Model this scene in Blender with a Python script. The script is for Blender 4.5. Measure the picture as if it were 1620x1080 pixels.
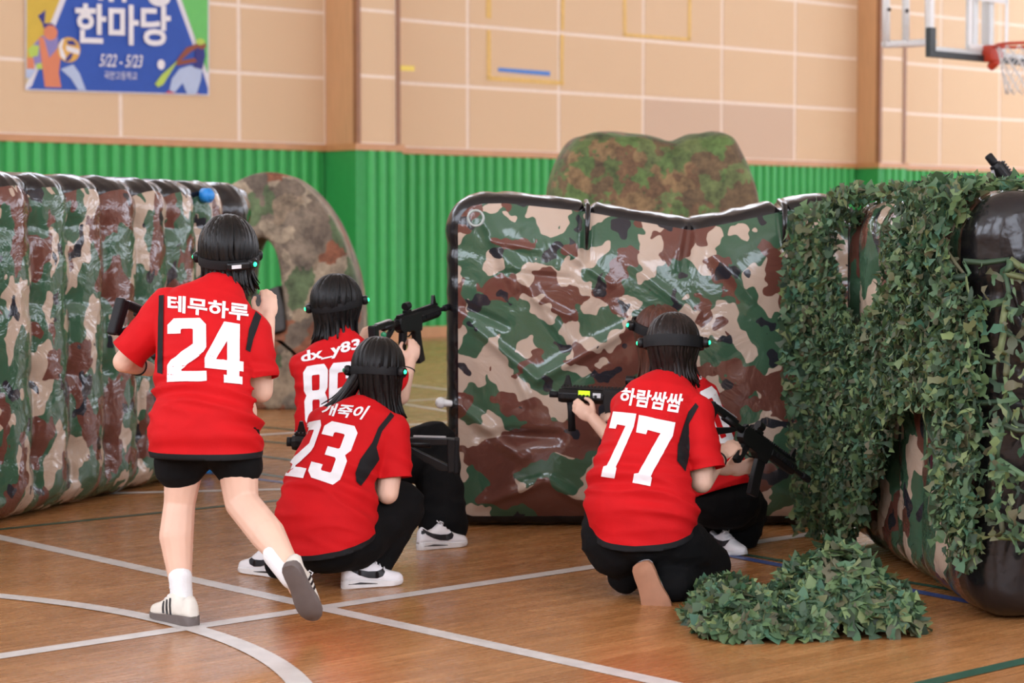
import bpy, bmesh, math, random
import numpy as np
from mathutils import Vector, Matrix, noise
from mathutils.bvhtree import BVHTree

random.seed(7)
SC = bpy.context.scene
COL = SC.collection
for o in list(bpy.data.objects):
    bpy.data.objects.remove(o)

# ------------------------------------------------------------------ camera
FPX, CX, CY, YH, CAMH = 3300.0, 810.0, 540.0, 368.0, 1.35
PITCH = math.atan((CY - YH) / FPX)
cam_d = bpy.data.cameras.new('camera')
cam = bpy.data.objects.new('camera', cam_d)
COL.objects.link(cam)
cam.location = (0, 0, CAMH)
cam.rotation_euler = (math.pi / 2 - PITCH, 0, 0)
cam_d.sensor_fit = 'HORIZONTAL'
cam_d.sensor_width = 36.0
cam_d.lens = FPX / 1620.0 * 36.0
cam_d.clip_end = 200
cam_d.dof.use_dof = True
cam_d.dof.focus_distance = 7.6
cam_d.dof.aperture_fstop = 3.6
SC.camera = cam

# ------------------------------------------------------------------ world, exposure
w = bpy.data.worlds.new('world'); SC.world = w
w.use_nodes = True
w.node_tree.nodes['Background'].inputs[0].default_value = (0.75, 0.85, 1.0, 1)
w.node_tree.nodes['Background'].inputs[1].default_value = 0.4
vs = SC.view_settings
vs.view_transform = 'Standard'; vs.look = 'None'; vs.gamma = 1.0
vs.use_curve_mapping = False
vs.exposure = -0.48
WINDOW_LIGHT = dict(front=8.5, back=8.0, left=10.0, right=7.0)   # daylight through the hall's high windows


def ray(px, py):
    x = (px - CX) / FPX; y = -(py - CY) / FPX
    return Vector((x, math.cos(PITCH) + y * math.sin(PITCH), -math.sin(PITCH) + y * math.cos(PITCH)))


def P(px, py, Y):
    """point of the place seen at (px, py) that stands Y metres into the hall"""
    r = ray(px, py)
    return Vector((0, 0, CAMH)) + r * (Y / r.y)


def G(px, py, z=0.0):
    r = ray(px, py)
    return Vector((0, 0, CAMH)) + r * ((z - CAMH) / r.z)


# hall axes: D runs along the far wall, N points from it into the hall
TH = math.radians(48.5)
D = Vector((math.sin(TH), math.cos(TH), 0)); N = Vector((D.y, -D.x, 0))
_b = G(700, 532)
_u = (740 - CX) / FPX / math.cos(0)
_u740 = ray(740, 532); _u740 = _u740.x / _u740.y
_s = (_u740 * _b.y - _b.x) / (D.x - _u740 * D.y)
W0 = _b + D * _s
PW = 1.2 * W0.y / 20.28          # panel width
ZS = lambda y: P(740, y, W0.y).z


def W(s, z, d=0.0):
    return W0 + D * s + N * d + Vector((0, 0, z))


def Wpx(px, py, d=0.0):
    r = ray(px, py); o = Vector((0, 0, CAMH)); q = W0 + N * d
    t = (q - o).dot(N) / r.dot(N)
    return o + r * t


def Spx(px, py, d=0.0):
    return (Wpx(px, py, d) - W0).dot(D)


# ------------------------------------------------------------------ colours and materials
def lin(c):
    return tuple(((v / 255) / 12.92 if v / 255 <= 0.04045 else ((v / 255 + 0.055) / 1.055) ** 2.4) for v in c) + (1.0,)


def new_mat(name):
    m = bpy.data.materials.new(name); m.use_nodes = True
    return m, m.node_tree.nodes, m.node_tree.links, m.node_tree.nodes['Principled BSDF']


def mat(name, rgb, rough=0.6, var=0.12, scale=30.0, spec=0.5, metal=0.0, bump=0.0, bscale=80.0, coat=0.0, sheen=0.0, stretch=None, emit=None, estr=0.0):
    m, n, l, b = new_mat(name)
    tc = n.new('ShaderNodeTexCoord'); mp = n.new('ShaderNodeMapping')
    l.new(tc.outputs['Object'], mp.inputs[0])
    if stretch: mp.inputs['Scale'].default_value = stretch
    nz = n.new('ShaderNodeTexNoise'); nz.inputs['Scale'].default_value = scale; nz.inputs['Detail'].default_value = 4
    l.new(mp.outputs[0], nz.inputs['Vector'])
    rp = n.new('ShaderNodeValToRGB'); c = lin(rgb)
    rp.color_ramp.elements[0].position = 0.3; rp.color_ramp.elements[1].position = 0.7
    rp.color_ramp.elements[0].color = tuple(v * (1 - var) for v in c[:3]) + (1,)
    rp.color_ramp.elements[1].color = tuple(min(1, v * (1 + var)) for v in c[:3]) + (1,)
    l.new(nz.outputs['Fac'], rp.inputs[0]); l.new(rp.outputs[0], b.inputs['Base Color'])
    b.inputs['Roughness'].default_value = rough; b.inputs['Metallic'].default_value = metal
    b.inputs['Specular IOR Level'].default_value = spec
    b.inputs['Coat Weight'].default_value = coat; b.inputs['Coat Roughness'].default_value = 0.1
    b.inputs['Sheen Weight'].default_value = sheen
    if bump:
        n2 = n.new('ShaderNodeTexNoise'); n2.inputs['Scale'].default_value = bscale; n2.inputs['Detail'].default_value = 3
        l.new(mp.outputs[0], n2.inputs['Vector'])
        bp = n.new('ShaderNodeBump'); bp.inputs['Strength'].default_value = bump; bp.inputs['Distance'].default_value = 0.01
        l.new(n2.outputs['Fac'], bp.inputs['Height']); l.new(bp.outputs[0], b.inputs['Normal'])
    if emit:
        b.inputs['Emission Color'].default_value = lin(emit); b.inputs['Emission Strength'].default_value = estr
    return m


def camo(name, scale=(1, 1), tan=(200, 178, 158), green=(62, 92, 70), brown=(104, 64, 54), black=(42, 42, 48), rough=0.16, wrinkle=0.25, wscale=5.0, g_thr=.47):
    """printed vinyl: four flat colours with lobed outlines, laid out on the sheet's own UV in metres"""
    m, n, l, b = new_mat(name)
    uv = n.new('ShaderNodeUVMap'); mp = n.new('ShaderNodeMapping'); l.new(uv.outputs[0], mp.inputs[0])
    mp.inputs['Scale'].default_value = (scale[0], scale[1], 1)
    wob = n.new('ShaderNodeTexNoise'); wob.inputs['Scale'].default_value = 16; wob.inputs['Detail'].default_value = 0.0
    l.new(mp.outputs[0], wob.inputs['Vector'])
    sub = n.new('ShaderNodeVectorMath'); sub.operation = 'SUBTRACT'; sub.inputs[1].default_value = (.5, .5, .5); l.new(wob.outputs['Color'], sub.inputs[0])
    scl = n.new('ShaderNodeVectorMath'); scl.operation = 'SCALE'; scl.inputs['Scale'].default_value = 0.075; l.new(sub.outputs[0], scl.inputs[0])
    add = n.new('ShaderNodeVectorMath'); l.new(mp.outputs[0], add.inputs[0]); l.new(scl.outputs[0], add.inputs[1])

    def layer(off, sc, thr, prev, col):
        o = n.new('ShaderNodeVectorMath'); o.inputs[1].default_value = (off, off * 1.7, off * .3); l.new(add.outputs[0], o.inputs[0])
        t = n.new('ShaderNodeTexNoise'); t.inputs['Scale'].default_value = sc; t.inputs['Detail'].default_value = 0.6
        l.new(o.outputs[0], t.inputs['Vector'])
        g = n.new('ShaderNodeMath'); g.operation = 'GREATER_THAN'; g.inputs[1].default_value = thr; l.new(t.outputs['Fac'], g.inputs[0])
        mx = n.new('ShaderNodeMix'); mx.data_type = 'RGBA'; l.new(g.outputs[0], mx.inputs['Factor'])
        if isinstance(prev, tuple): mx.inputs['A'].default_value = prev
        else: l.new(prev, mx.inputs['A'])
        mx.inputs['B'].default_value = lin(col)
        return mx.outputs['Result']
    c = layer(3.1, 4.2, g_thr, lin(tan), green)
    c = layer(11.3, 4.6, 0.575, c, brown)
    c = layer(27.7, 6.5, 0.665, c, black)
    l.new(c, b.inputs['Base Color'])
    b.inputs['Roughness'].default_value = rough; b.inputs['Specular IOR Level'].default_value = 0.6
    wr = n.new('ShaderNodeTexNoise'); wr.inputs['Scale'].default_value = wscale; wr.inputs['Detail'].default_value = 4; wr.inputs['Distortion'].default_value = 0.8
    l.new(uv.outputs[0], wr.inputs['Vector'])
    bp = n.new('ShaderNodeBump'); bp.inputs['Strength'].default_value = wrinkle; bp.inputs['Distance'].default_value = 0.03
    l.new(wr.outputs['Fac'], bp.inputs['Height']); l.new(bp.outputs[0], b.inputs['Normal'])
    return m


def leafy(name, cols, scale=9.0, rough=0.7):
    """photo-print foliage cloth: small patches of several colours over broad light and dark mottling"""
    m, n, l, b = new_mat(name)
    tc = n.new('ShaderNodeTexCoord'); wob = n.new('ShaderNodeTexNoise'); wob.inputs['Scale'].default_value = scale * 1.5; wob.inputs['Detail'].default_value = 3
    l.new(tc.outputs['Object'], wob.inputs['Vector'])
    sc_ = n.new('ShaderNodeVectorMath'); sc_.operation = 'SCALE'; sc_.inputs['Scale'].default_value = .22; l.new(wob.outputs['Color'], sc_.inputs[0])
    ad = n.new('ShaderNodeVectorMath'); l.new(tc.outputs['Object'], ad.inputs[0]); l.new(sc_.outputs[0], ad.inputs[1])
    vo = n.new('ShaderNodeTexVoronoi'); vo.inputs['Scale'].default_value = scale; l.new(ad.outputs[0], vo.inputs['Vector'])
    sep = n.new('ShaderNodeSeparateColor'); l.new(vo.outputs['Color'], sep.inputs[0])
    rp = n.new('ShaderNodeValToRGB'); e = rp.color_ramp.elements; rp.color_ramp.interpolation = 'CONSTANT'
    k = len(cols)
    while len(e) < k: e.new(0.5)
    for i, c in enumerate(cols):
        e[i].position = i / k; e[i].color = lin(c)
    l.new(sep.outputs[0], rp.inputs[0])
    nz = n.new('ShaderNodeTexNoise'); nz.inputs['Scale'].default_value = scale * 1.3; nz.inputs['Detail'].default_value = 7; nz.inputs['Roughness'].default_value = .75; l.new(tc.outputs['Object'], nz.inputs['Vector'])
    r2 = n.new('ShaderNodeValToRGB'); r2.color_ramp.elements[0].position = .33; r2.color_ramp.elements[1].position = .68
    r2.color_ramp.elements[0].color = (.28, .27, .26, 1); r2.color_ramp.elements[1].color = (1.5, 1.5, 1.45, 1); l.new(nz.outputs['Fac'], r2.inputs[0])
    mx = n.new('ShaderNodeMix'); mx.data_type = 'RGBA'; mx.blend_type = 'MULTIPLY'; mx.inputs['Factor'].default_value = 1
    l.new(rp.outputs[0], mx.inputs['A']); l.new(r2.outputs[0], mx.inputs['B']); l.new(mx.outputs['Result'], b.inputs['Base Color'])
    b.inputs['Roughness'].default_value = rough
    bp = n.new('ShaderNodeBump'); bp.inputs['Strength'].default_value = 0.4; bp.inputs['Distance'].default_value = 0.03
    l.new(nz.outputs['Fac'], bp.inputs['Height']); l.new(bp.outputs[0], b.inputs['Normal'])
    return m


def net_mat(name):
    m, n, l, b = new_mat(name)
    ge = n.new('ShaderNodeNewGeometry'); oi = n.new('ShaderNodeObjectInfo')
    ad = n.new('ShaderNodeMath'); l.new(ge.outputs['Random Per Island'], ad.inputs[0]); l.new(oi.outputs['Random'], ad.inputs[1])
    fr = n.new('ShaderNodeMath'); fr.operation = 'FRACT'; l.new(ad.outputs[0], fr.inputs[0])
    rp = n.new('ShaderNodeValToRGB'); e = rp.color_ramp.elements
    cols = [(46, 66, 52), (78, 106, 74), (104, 132, 84), (66, 112, 90), (136, 156, 100), (108, 104, 78), (58, 82, 62), (90, 120, 84)]
    while len(e) < len(cols): e.new(.5)
    for i, c in enumerate(cols):
        e[i].position = i / (len(cols) - 1); e[i].color = lin(c)
    l.new(fr.outputs[0], rp.inputs[0]); l.new(rp.outputs[0], b.inputs['Base Color'])
    b.inputs['Roughness'].default_value = 0.55
    tr = n.new('ShaderNodeBsdfTranslucent'); l.new(rp.outputs[0], tr.inputs[0])
    mx = n.new('ShaderNodeMixShader'); mx.inputs[0].default_value = 0.25
    l.new(b.outputs[0], mx.inputs[1]); l.new(tr.outputs[0], mx.inputs[2])
    l.new(mx.outputs[0], n['Material Output'].inputs[0])
    return m


def floor_mat():
    m, n, l, b = new_mat('gym_floor_wood')
    tc = n.new('ShaderNodeTexCoord'); mp = n.new('ShaderNodeMapping')
    mp.inputs['Rotation'].default_value = (0, 0, -math.atan2(D.y, D.x)); l.new(tc.outputs['Object'], mp.inputs[0])
    br = n.new('ShaderNodeTexBrick'); l.new(mp.outputs[0], br.inputs['Vector'])
    br.inputs['Scale'].default_value = 1.0; br.inputs['Brick Width'].default_value = 0.9; br.inputs['Row Height'].default_value = 0.062
    br.inputs['Mortar Size'].default_value = 0.0012; br.inputs['Bias'].default_value = 0.0
    br.inputs['Color1'].default_value = lin((188, 134, 84)); br.inputs['Color2'].default_value = lin((170, 117, 69)); br.inputs['Mortar'].default_value = lin((140, 94, 56))
    gr = n.new('ShaderNodeMapping'); gr.inputs['Scale'].default_value = (1.2, 14, 1); l.new(mp.outputs[0], gr.inputs[0])
    nz = n.new('ShaderNodeTexNoise'); nz.inputs['Scale'].default_value = 4; nz.inputs['Detail'].default_value = 6; nz.inputs['Distortion'].default_value = .6; l.new(gr.outputs[0], nz.inputs['Vector'])
    rp = n.new('ShaderNodeValToRGB'); rp.color_ramp.elements[0].position = .3; rp.color_ramp.elements[1].position = .72
    rp.color_ramp.elements[0].color = (.78, .75, .72, 1); rp.color_ramp.elements[1].color = (1.08, 1.07, 1.05, 1); l.new(nz.outputs['Fac'], rp.inputs[0])
    mu = n.new('ShaderNodeMix'); mu.data_type = 'RGBA'; mu.blend_type = 'MULTIPLY'; mu.inputs['Factor'].default_value = .8
    l.new(br.outputs['Color'], mu.inputs['A']); l.new(rp.outputs[0], mu.inputs['B'])
    # worn patches
    wn = n.new('ShaderNodeTexNoise'); wn.inputs['Scale'].default_value = 1.1; wn.inputs['Detail'].default_value = 3; l.new(mp.outputs[0], wn.inputs['Vector'])
    wr = n.new('ShaderNodeValToRGB'); wr.color_ramp.elements[0].position = .35; wr.color_ramp.elements[1].position = .7
    wr.color_ramp.elements[0].color = (.86, .82, .78, 1); wr.color_ramp.elements[1].color = (1.08, 1.08, 1.08, 1); l.new(wn.outputs['Fac'], wr.inputs[0])
    m2 = n.new('ShaderNodeMix'); m2.data_type = 'RGBA'; m2.blend_type = 'MULTIPLY'; m2.inputs['Factor'].default_value = 1
    l.new(mu.outputs['Result'], m2.inputs['A']); l.new(wr.outputs[0], m2.inputs['B']); l.new(m2.outputs['Result'], b.inputs['Base Color'])
    rr = n.new('ShaderNodeMapRange'); rr.inputs['To Min'].default_value = .2; rr.inputs['To Max'].default_value = .34; l.new(nz.outputs['Fac'], rr.inputs[0]); l.new(rr.outputs[0], b.inputs['Roughness'])
    b.inputs['Specular IOR Level'].default_value = .5
    bp = n.new('ShaderNodeBump'); bp.inputs['Strength'].default_value = .12; bp.inputs['Distance'].default_value = .004; l.new(nz.outputs['Fac'], bp.inputs['Height']); l.new(bp.outputs[0], b.inputs['Normal'])
    return m


M = {}
M['floor'] = floor_mat()
M['panel'] = mat('acoustic_panel_cloth', (226, 195, 158), .75, .03, 260, spec=.3, bump=.08, bscale=300)
M['panel_grey'] = mat('acoustic_panel_cloth_faded', (214, 186, 160), .75, .03, 260, spec=.3, bump=.08, bscale=300)
M['joint'] = mat('pale_joint_filler', (248, 230, 212), .6, .04, 20)
M['wood'] = mat('orange_wood_veneer', (210, 164, 120), .4, .08, 4, stretch=(8, 8, .6))
M['edge_dark'] = mat('dark_brown_edge', (150, 104, 72), .45, .08, 6)
M['wood_trim'] = mat('wood_rail', (200, 146, 98), .4, .08, 6)
M['green'] = mat('green_wall_padding', (62, 178, 88), .5, .05, 12)
M['green_base'] = mat('green_wall_backing', (48, 158, 78), .6, .05, 12)
M['ceiling'] = mat('ceiling_paint', (225, 222, 215), .9, .04, 2)
M['wallpaint'] = mat('hall_wall_paint', (214, 190, 165), .8, .04, 2)
for k_, v_ in WINDOW_LIGHT.items(): M['glass_' + k_] = mat('window_daylight_' + k_, (235, 242, 255), .3, .02, 1, emit=(232, 240, 255), estr=v_)
M['white_paint'] = mat('white_paint', (232, 232, 230), .45, .04, 20)
M['line_white'] = mat('white_court_paint', (206, 200, 194), .4, .1, 14)
M['line_green'] = mat('green_court_paint', (48, 86, 70), .4, .1, 14)
M['line_blue'] = mat('blue_court_paint', (66, 84, 140), .4, .1, 14)
M['tape_yellow'] = mat('yellow_tape', (226, 184, 96), .5, .1, 20)
M['tape_bright'] = mat('bright_yellow_tape', (240, 214, 92), .5, .05, 20)
M['tape_blue'] = mat('blue_tape', (66, 128, 208), .5, .05, 20)
M['camo'] = camo('woodland_camo_vinyl', (1.35, 1.35), tan=(188, 166, 148), wrinkle=.4, rough=.13)
M['camo_tall'] = camo('woodland_camo_vinyl_bunched', (1.7, .95), tan=(184, 162, 142), g_thr=.45, wrinkle=.55, wscale=8, rough=.11)
M['vinyl_black'] = mat('black_vinyl', (24, 22, 24), .2, .1, 5, spec=.5, bump=.5, bscale=11)
M['leafy_grey'] = leafy('dry_forest_print', [(118, 104, 90), (150, 132, 110), (92, 110, 76), (134, 120, 104), (142, 88, 62), (108, 96, 84), (168, 152, 130)], 5.0)
M['leafy_green'] = leafy('leaf_print_cloth', [(104, 84, 58), (86, 102, 56), (132, 106, 72), (92, 116, 62), (112, 84, 58), (100, 112, 66)], 7.5)
M['net'] = net_mat('camo_net_cloth')
M['skin'] = mat('skin', (232, 190, 166), .55, .05, 9)
M['red'] = mat('red_jersey_knit', (200, 13, 20), .78, .06, 9, sheen=.0, bump=.12, bscale=260, spec=.25)
M['blackknit'] = mat('black_jersey_panel', (24, 24, 26), .8, .08, 30, spec=.3)
M['print'] = mat('white_print', (240, 238, 240), .55, .02, 30)
M['blackcloth'] = mat('black_trouser_cloth', (12, 12, 13), .9, .12, 12, bump=.25, bscale=24, spec=.2)
M['hair'] = mat('black_hair', (13, 11, 11), .42, .3, 60, stretch=(1, 1, .12), spec=.3)
M['hair_dark'] = mat('dark_brown_hair', (28, 19, 17), .42, .3, 60, stretch=(1, 1, .12), spec=.3)
M['hair_brown'] = mat('brown_hair', (80, 46, 34), .42, .3, 60, stretch=(1, 1, .12), spec=.3)
M['plastic'] = mat('black_plastic', (15, 15, 17), .4, .15, 25, spec=.35)
M['plastic_dull'] = mat('black_rubber', (17, 17, 19), .6, .15, 25, spec=.3)
M['plastic_highlight_sling'] = mat('grey_highlight_and_sling', (150, 150, 152), .35, .08, 25)  # pale grey shared by the painted stock highlight and the sling
M['led'] = mat('green_led', (60, 255, 170), .3, .02, 20, emit=(40, 255, 160), estr=3.0)
M['led_off'] = mat('green_lens', (30, 110, 76), .3, .05, 20, emit=(30, 180, 110), estr=.25)
M['label'] = mat('white_label', (225, 228, 230), .5, .03, 30)
M['display'] = mat('yellow_display', (215, 255, 40), .4, .02, 30, emit=(200, 255, 30), estr=.7)
M['shoe_white'] = mat('white_leather', (236, 234, 236), .4, .03, 20)
M['shoe_cream'] = mat('cream_suede', (224, 218, 206), .7, .04, 30)
M['sole_white'] = mat('white_foam_sole', (228, 226, 224), .6, .04, 30)
M['sole_grey'] = mat('grey_brown_rubber_sole', (104, 94, 90), .7, .06, 30)
M['sole_tan'] = mat('tan_gum_sole', (164, 116, 88), .7, .06, 30)
M['sole_dark'] = mat('dark_rubber_sole', (56, 52, 50), .7, .06, 30)
M['ink'] = mat('black_mark', (22, 22, 28), .5, .05, 30)
M['sock'] = mat('white_sock_knit', (238, 238, 238), .85, .03, 30, bump=.2, bscale=200)
M['rim'] = mat('orange_rim_paint', (204, 68, 44), .4, .06, 20)
M['pad'] = mat('dark_board_padding', (40, 48, 50), .5, .06, 20)
M['blue_cap'] = mat('blue_valve', (42, 138, 214), .4, .05, 20)
M['clear'] = None
m_, n_, l_, b_ = new_mat('clear_acrylic')
b_.inputs['Transmission Weight'].default_value = 1.0; b_.inputs['IOR'].default_value = 1.05; b_.inputs['Roughness'].default_value = .02
b_.inputs['Base Color'].default_value = (.97, .98, .98, 1)
M['acrylic'] = m_


# ------------------------------------------------------------------ mesh helpers
class MB:
    """collects closed shapes, becomes ONE mesh"""
    def __init__(self): self.v = []; self.f = []; self.mi = []; self.cur = 0

    def add(self, verts, faces):
        b = len(self.v); self.v += [tuple(p) for p in verts]
        self.f += [tuple(b + i for i in f) for f in faces]; self.mi += [self.cur] * len(faces)

    def box(self, c, size, R=None):
        c = Vector(c); hx, hy, hz = [s / 2 for s in size]
        vs = [Vector((x, y, z)) for x in (-hx, hx) for y in (-hy, hy) for z in (-hz, hz)]
        if R is not None: vs = [R @ q for q in vs]
        self.add([c + q for q in vs], [(0, 1, 3, 2), (4, 6, 7, 5), (0, 4, 5, 1), (2, 3, 7, 6), (0, 2, 6, 4), (1, 5, 7, 3)])

    def hexa(self, pts8):
        self.add(pts8, [(0, 1, 2, 3), (7, 6, 5, 4), (0, 4, 5, 1), (1, 5, 6, 2), (2, 6, 7, 3), (3, 7, 4, 0)])

    def prism(self, poly, off):
        """poly: list of Vectors, off: Vector"""
        k = len(poly); off = Vector(off)
        self.add(list(poly) + [Vector(p) + off for p in poly], [tuple(range(k))[::-1], tuple(range(k, 2 * k))] + [(i, (i + 1) % k, k + (i + 1) % k, k + i) for i in range(k)])

    def rings(self, rings, cap=True):
        k = len(rings[0]); b = len(self.v); nr = len(rings)
        vs = [p for r in rings for p in r]
        fs = [(i * k + j, i * k + (j + 1) % k, (i + 1) * k + (j + 1) % k, (i + 1) * k + j) for i in range(nr - 1) for j in range(k)]
        if cap: fs += [tuple(range(k))[::-1], tuple((nr - 1) * k + j for j in range(k))]
        self.add(vs, fs)

    def tube(self, pts, rad, k=8, flat=1.0, flatdir=None, cap=True, closed=False):
        pts = [Vector(p) for p in pts]; n = len(pts)
        if not hasattr(rad, '__len__'): rad = [rad] * n
        rs = []; prev = None
        for i, p in enumerate(pts):
            if closed: t = pts[(i + 1) % n] - pts[i - 1]
            else: t = pts[min(i + 1, n - 1)] - pts[max(i - 1, 0)]
            if t.length < 1e-9: t = Vector((0, 0, 1))
            t.normalize()
            if flatdir is not None: a = Vector(flatdir[i] if isinstance(flatdir, list) else flatdir); a = a - t * a.dot(t)
            elif prev is None:
                a = Vector((0, 0, 1)) if abs(t.z) < .9 else Vector((1, 0, 0)); a = a - t * a.dot(t)
            else: a = prev - t * prev.dot(t)
            if a.length < 1e-6: a = t.orthogonal()
            a.normalize(); prev = a; b = t.cross(a)
            rs.append([p + (a * math.cos(2 * math.pi * j / k) * flat + b * math.sin(2 * math.pi * j / k)) * rad[i] for j in range(k)])
        if closed: rs.append(rs[0]); cap = False
        self.rings(rs, cap)

    def ball(self, c, axes, k=14, h=9):
        """ellipsoid; axes = 3 Vectors"""
        c = Vector(c); a, b, d = [Vector(x) for x in axes]; rs = []
        for i in range(1, h):
            t = math.pi * i / h
            rs.append([c + a * (math.sin(t) * math.cos(2 * math.pi * j / k)) + b * (math.sin(t) * math.sin(2 * math.pi * j / k)) - d * math.cos(t) for j in range(k)])
        st = len(self.v); self.rings(rs, False)
        top = len(self.v); self.v += [tuple(c - d), tuple(c + d)]
        for j in range(k):
            self.f.append((st + (j + 1) % k, st + j, top)); self.mi.append(self.cur)
            q = st + (h - 2) * k; self.f.append((q + j, q + (j + 1) % k, top + 1)); self.mi.append(self.cur)

    def cone(self, p0, r0, p1, r1, k=14):
        """capsule with two radii"""
        p0 = Vector(p0); p1 = Vector(p1); ax = p1 - p0; L = ax.length
        if L < 1e-6: return self.ball(p0, [Vector((r0, 0, 0)), Vector((0, r0, 0)), Vector((0, 0, r0))])
        ax = ax / L; pts = []; rad = []
        for t in (-1, -.92, -.7, -.38): pts.append(p0 + ax * r0 * t); rad.append(max(r0 * math.sqrt(max(0, 1 - t * t)), r0 * .05))
        for t in (0, .5, 1): pts.append(p0.lerp(p1, t)); rad.append(r0 + (r1 - r0) * t)
        for t in (.38, .7, .92, 1): pts.append(p1 + ax * r1 * t); rad.append(max(r1 * math.sqrt(max(0, 1 - t * t)), r1 * .05))
        self.tube(pts, rad, k)

    def chain(self, lst, k=14):
        for (a, ra), (b, rb) in zip(lst[:-1], lst[1:]): self.cone(a, ra, b, rb, k)

    def mesh(self, name, mats, smooth=True, fix=True):
        me = bpy.data.meshes.new(name); me.from_pydata(self.v, [], self.f)
        for m in (mats if isinstance(mats, (list, tuple)) else [mats]): me.materials.append(m)
        me.polygons.foreach_set('material_index', self.mi)
        if fix:
            bm = bmesh.new(); bm.from_mesh(me); bmesh.ops.recalc_face_normals(bm, faces=bm.faces); bm.to_mesh(me); bm.free()
        if smooth: me.polygons.foreach_set('use_smooth', [True] * len(me.polygons))
        me.update(); return me

    def build(self, name, mats, parent=None, smooth=True, fix=True, bevel=0.0, sharp=None):
        o = bpy.data.objects.new(name, self.mesh(name, mats, smooth, fix)); COL.objects.link(o)
        if parent is not None: adopt(o, parent)
        if bevel:
            md = o.modifiers.new('bevel', 'BEVEL'); md.width = bevel; md.segments = 2; md.limit_method = 'ANGLE'; md.harden_normals = False
        if smooth and sharp: o.data.set_sharp_from_angle(angle=math.radians(sharp))
        return o


def adopt(o, parent):
    """parent o to its thing and keep it where it stands"""
    o.parent = parent
    def world(q):
        m = q.matrix_basis.copy()
        return m if q.parent is None else world(q.parent) @ q.matrix_parent_inverse @ m
    m = world(parent)
    o.matrix_parent_inverse = m.inverted()


def obj(name, me, parent=None):
    o = bpy.data.objects.new(name, me); COL.objects.link(o)
    if parent is not None: adopt(o, parent)
    return o


def tag(o, label, cat=None, group=None, kind=None):
    o['label'] = label
    if cat: o['category'] = cat
    if group: o['group'] = group
    if kind: o['kind'] = kind
    return o


def struct(o, label=None):
    o['kind'] = 'structure'
    if label: o['label'] = label
    return o


def empty(name, loc):
    o = bpy.data.objects.new(name, None); COL.objects.link(o); o.location = loc; o.empty_display_size = .1
    return o


def remesh(mb, voxel, smooth=4, factor=.5):
    """fuse overlapping shapes into one skin"""
    me = mb.mesh('tmp', M['red']); o = bpy.data.objects.new('tmp', me); COL.objects.link(o)
    r = o.modifiers.new('r', 'REMESH'); r.mode = 'VOXEL'; r.voxel_size = voxel; r.adaptivity = 0
    if smooth:
        s = o.modifiers.new('s', 'SMOOTH'); s.iterations = smooth; s.factor = factor
    dg = bpy.context.evaluated_depsgraph_get(); dg.update()
    out = bpy.data.meshes.new_from_object(o.evaluated_get(dg), depsgraph=dg)
    bpy.data.objects.remove(o); bpy.data.meshes.remove(me)
    out.materials.clear()
    return out


def finish(me, mats):
    me.materials.clear()
    for m in (mats if isinstance(mats, (list, tuple)) else [mats]): me.materials.append(m)
    me.polygons.foreach_set('use_smooth', [True] * len(me.polygons)); me.update()
    return me


def uv_from(me, fn):
    uvl = me.uv_layers.new(name='UVMap')
    co = [fn(v.co) for v in me.vertices]
    for lp in me.loops: uvl.data[lp.index].uv = co[lp.vertex_index]


# ================================================================== THE HALL
S_L, S_R, D_OPP, CEIL = -24.0, 17.0, 27.0, 9.0
Z_T0, Z_T1 = ZS(247), ZS(237)                      # wooden rail
ROWS = [Z_T1, ZS(137), ZS(40), ZS(40) + (ZS(40) - ZS(137)), ZS(40) + 2 * (ZS(40) - ZS(137)), ZS(40) + 3 * (ZS(40) - ZS(137))]


def solve_depth(px_front, px_root, y=180):
    a, b = 0.0, 1.5
    for _ in range(40):
        m = (a + b) / 2
        if Spx(px_front, y, m) > Spx(px_root, y, 0): a = m
        else: b = m
    return m


def slab(name, s0, s1, z0, z1, d0, d1, m, parent=None, bevel=0.0):
    b = MB(); q = [W(s, z, d) for d in (d0, d1) for (s, z) in ((s0, z0), (s1, z0), (s1, z1), (s0, z1))]
    b.hexa(q); return b.build(name, m, parent, smooth=False, bevel=bevel)


floor = struct(slab('floor', S_L, S_R, -.2, 0, 0, D_OPP, M['floor']), 'varnished wooden sports hall floor with painted court lines')
struct(slab('ceiling', S_L, S_R, CEIL, CEIL + .2, 0, D_OPP, M['ceiling']))
wall_back = struct(slab('wall_back', S_L, S_R, 0, CEIL, -.2, 0, M['joint']), 'tan panelled hall wall above green ribbed padding')
wall_front = struct(slab('wall_front', S_L, S_R, 0, CEIL, D_OPP, D_OPP + .2, M['wallpaint']))
wall_left = struct(slab('wall_left', S_L - .2, S_L, 0, CEIL, 0, D_OPP, M['wallpaint']))
wall_right = struct(slab('wall_right', S_R, S_R + .2, 0, CEIL, 0, D_OPP, M['wallpaint']))

# high windows: daylight panes in white frames
wn = 0


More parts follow.
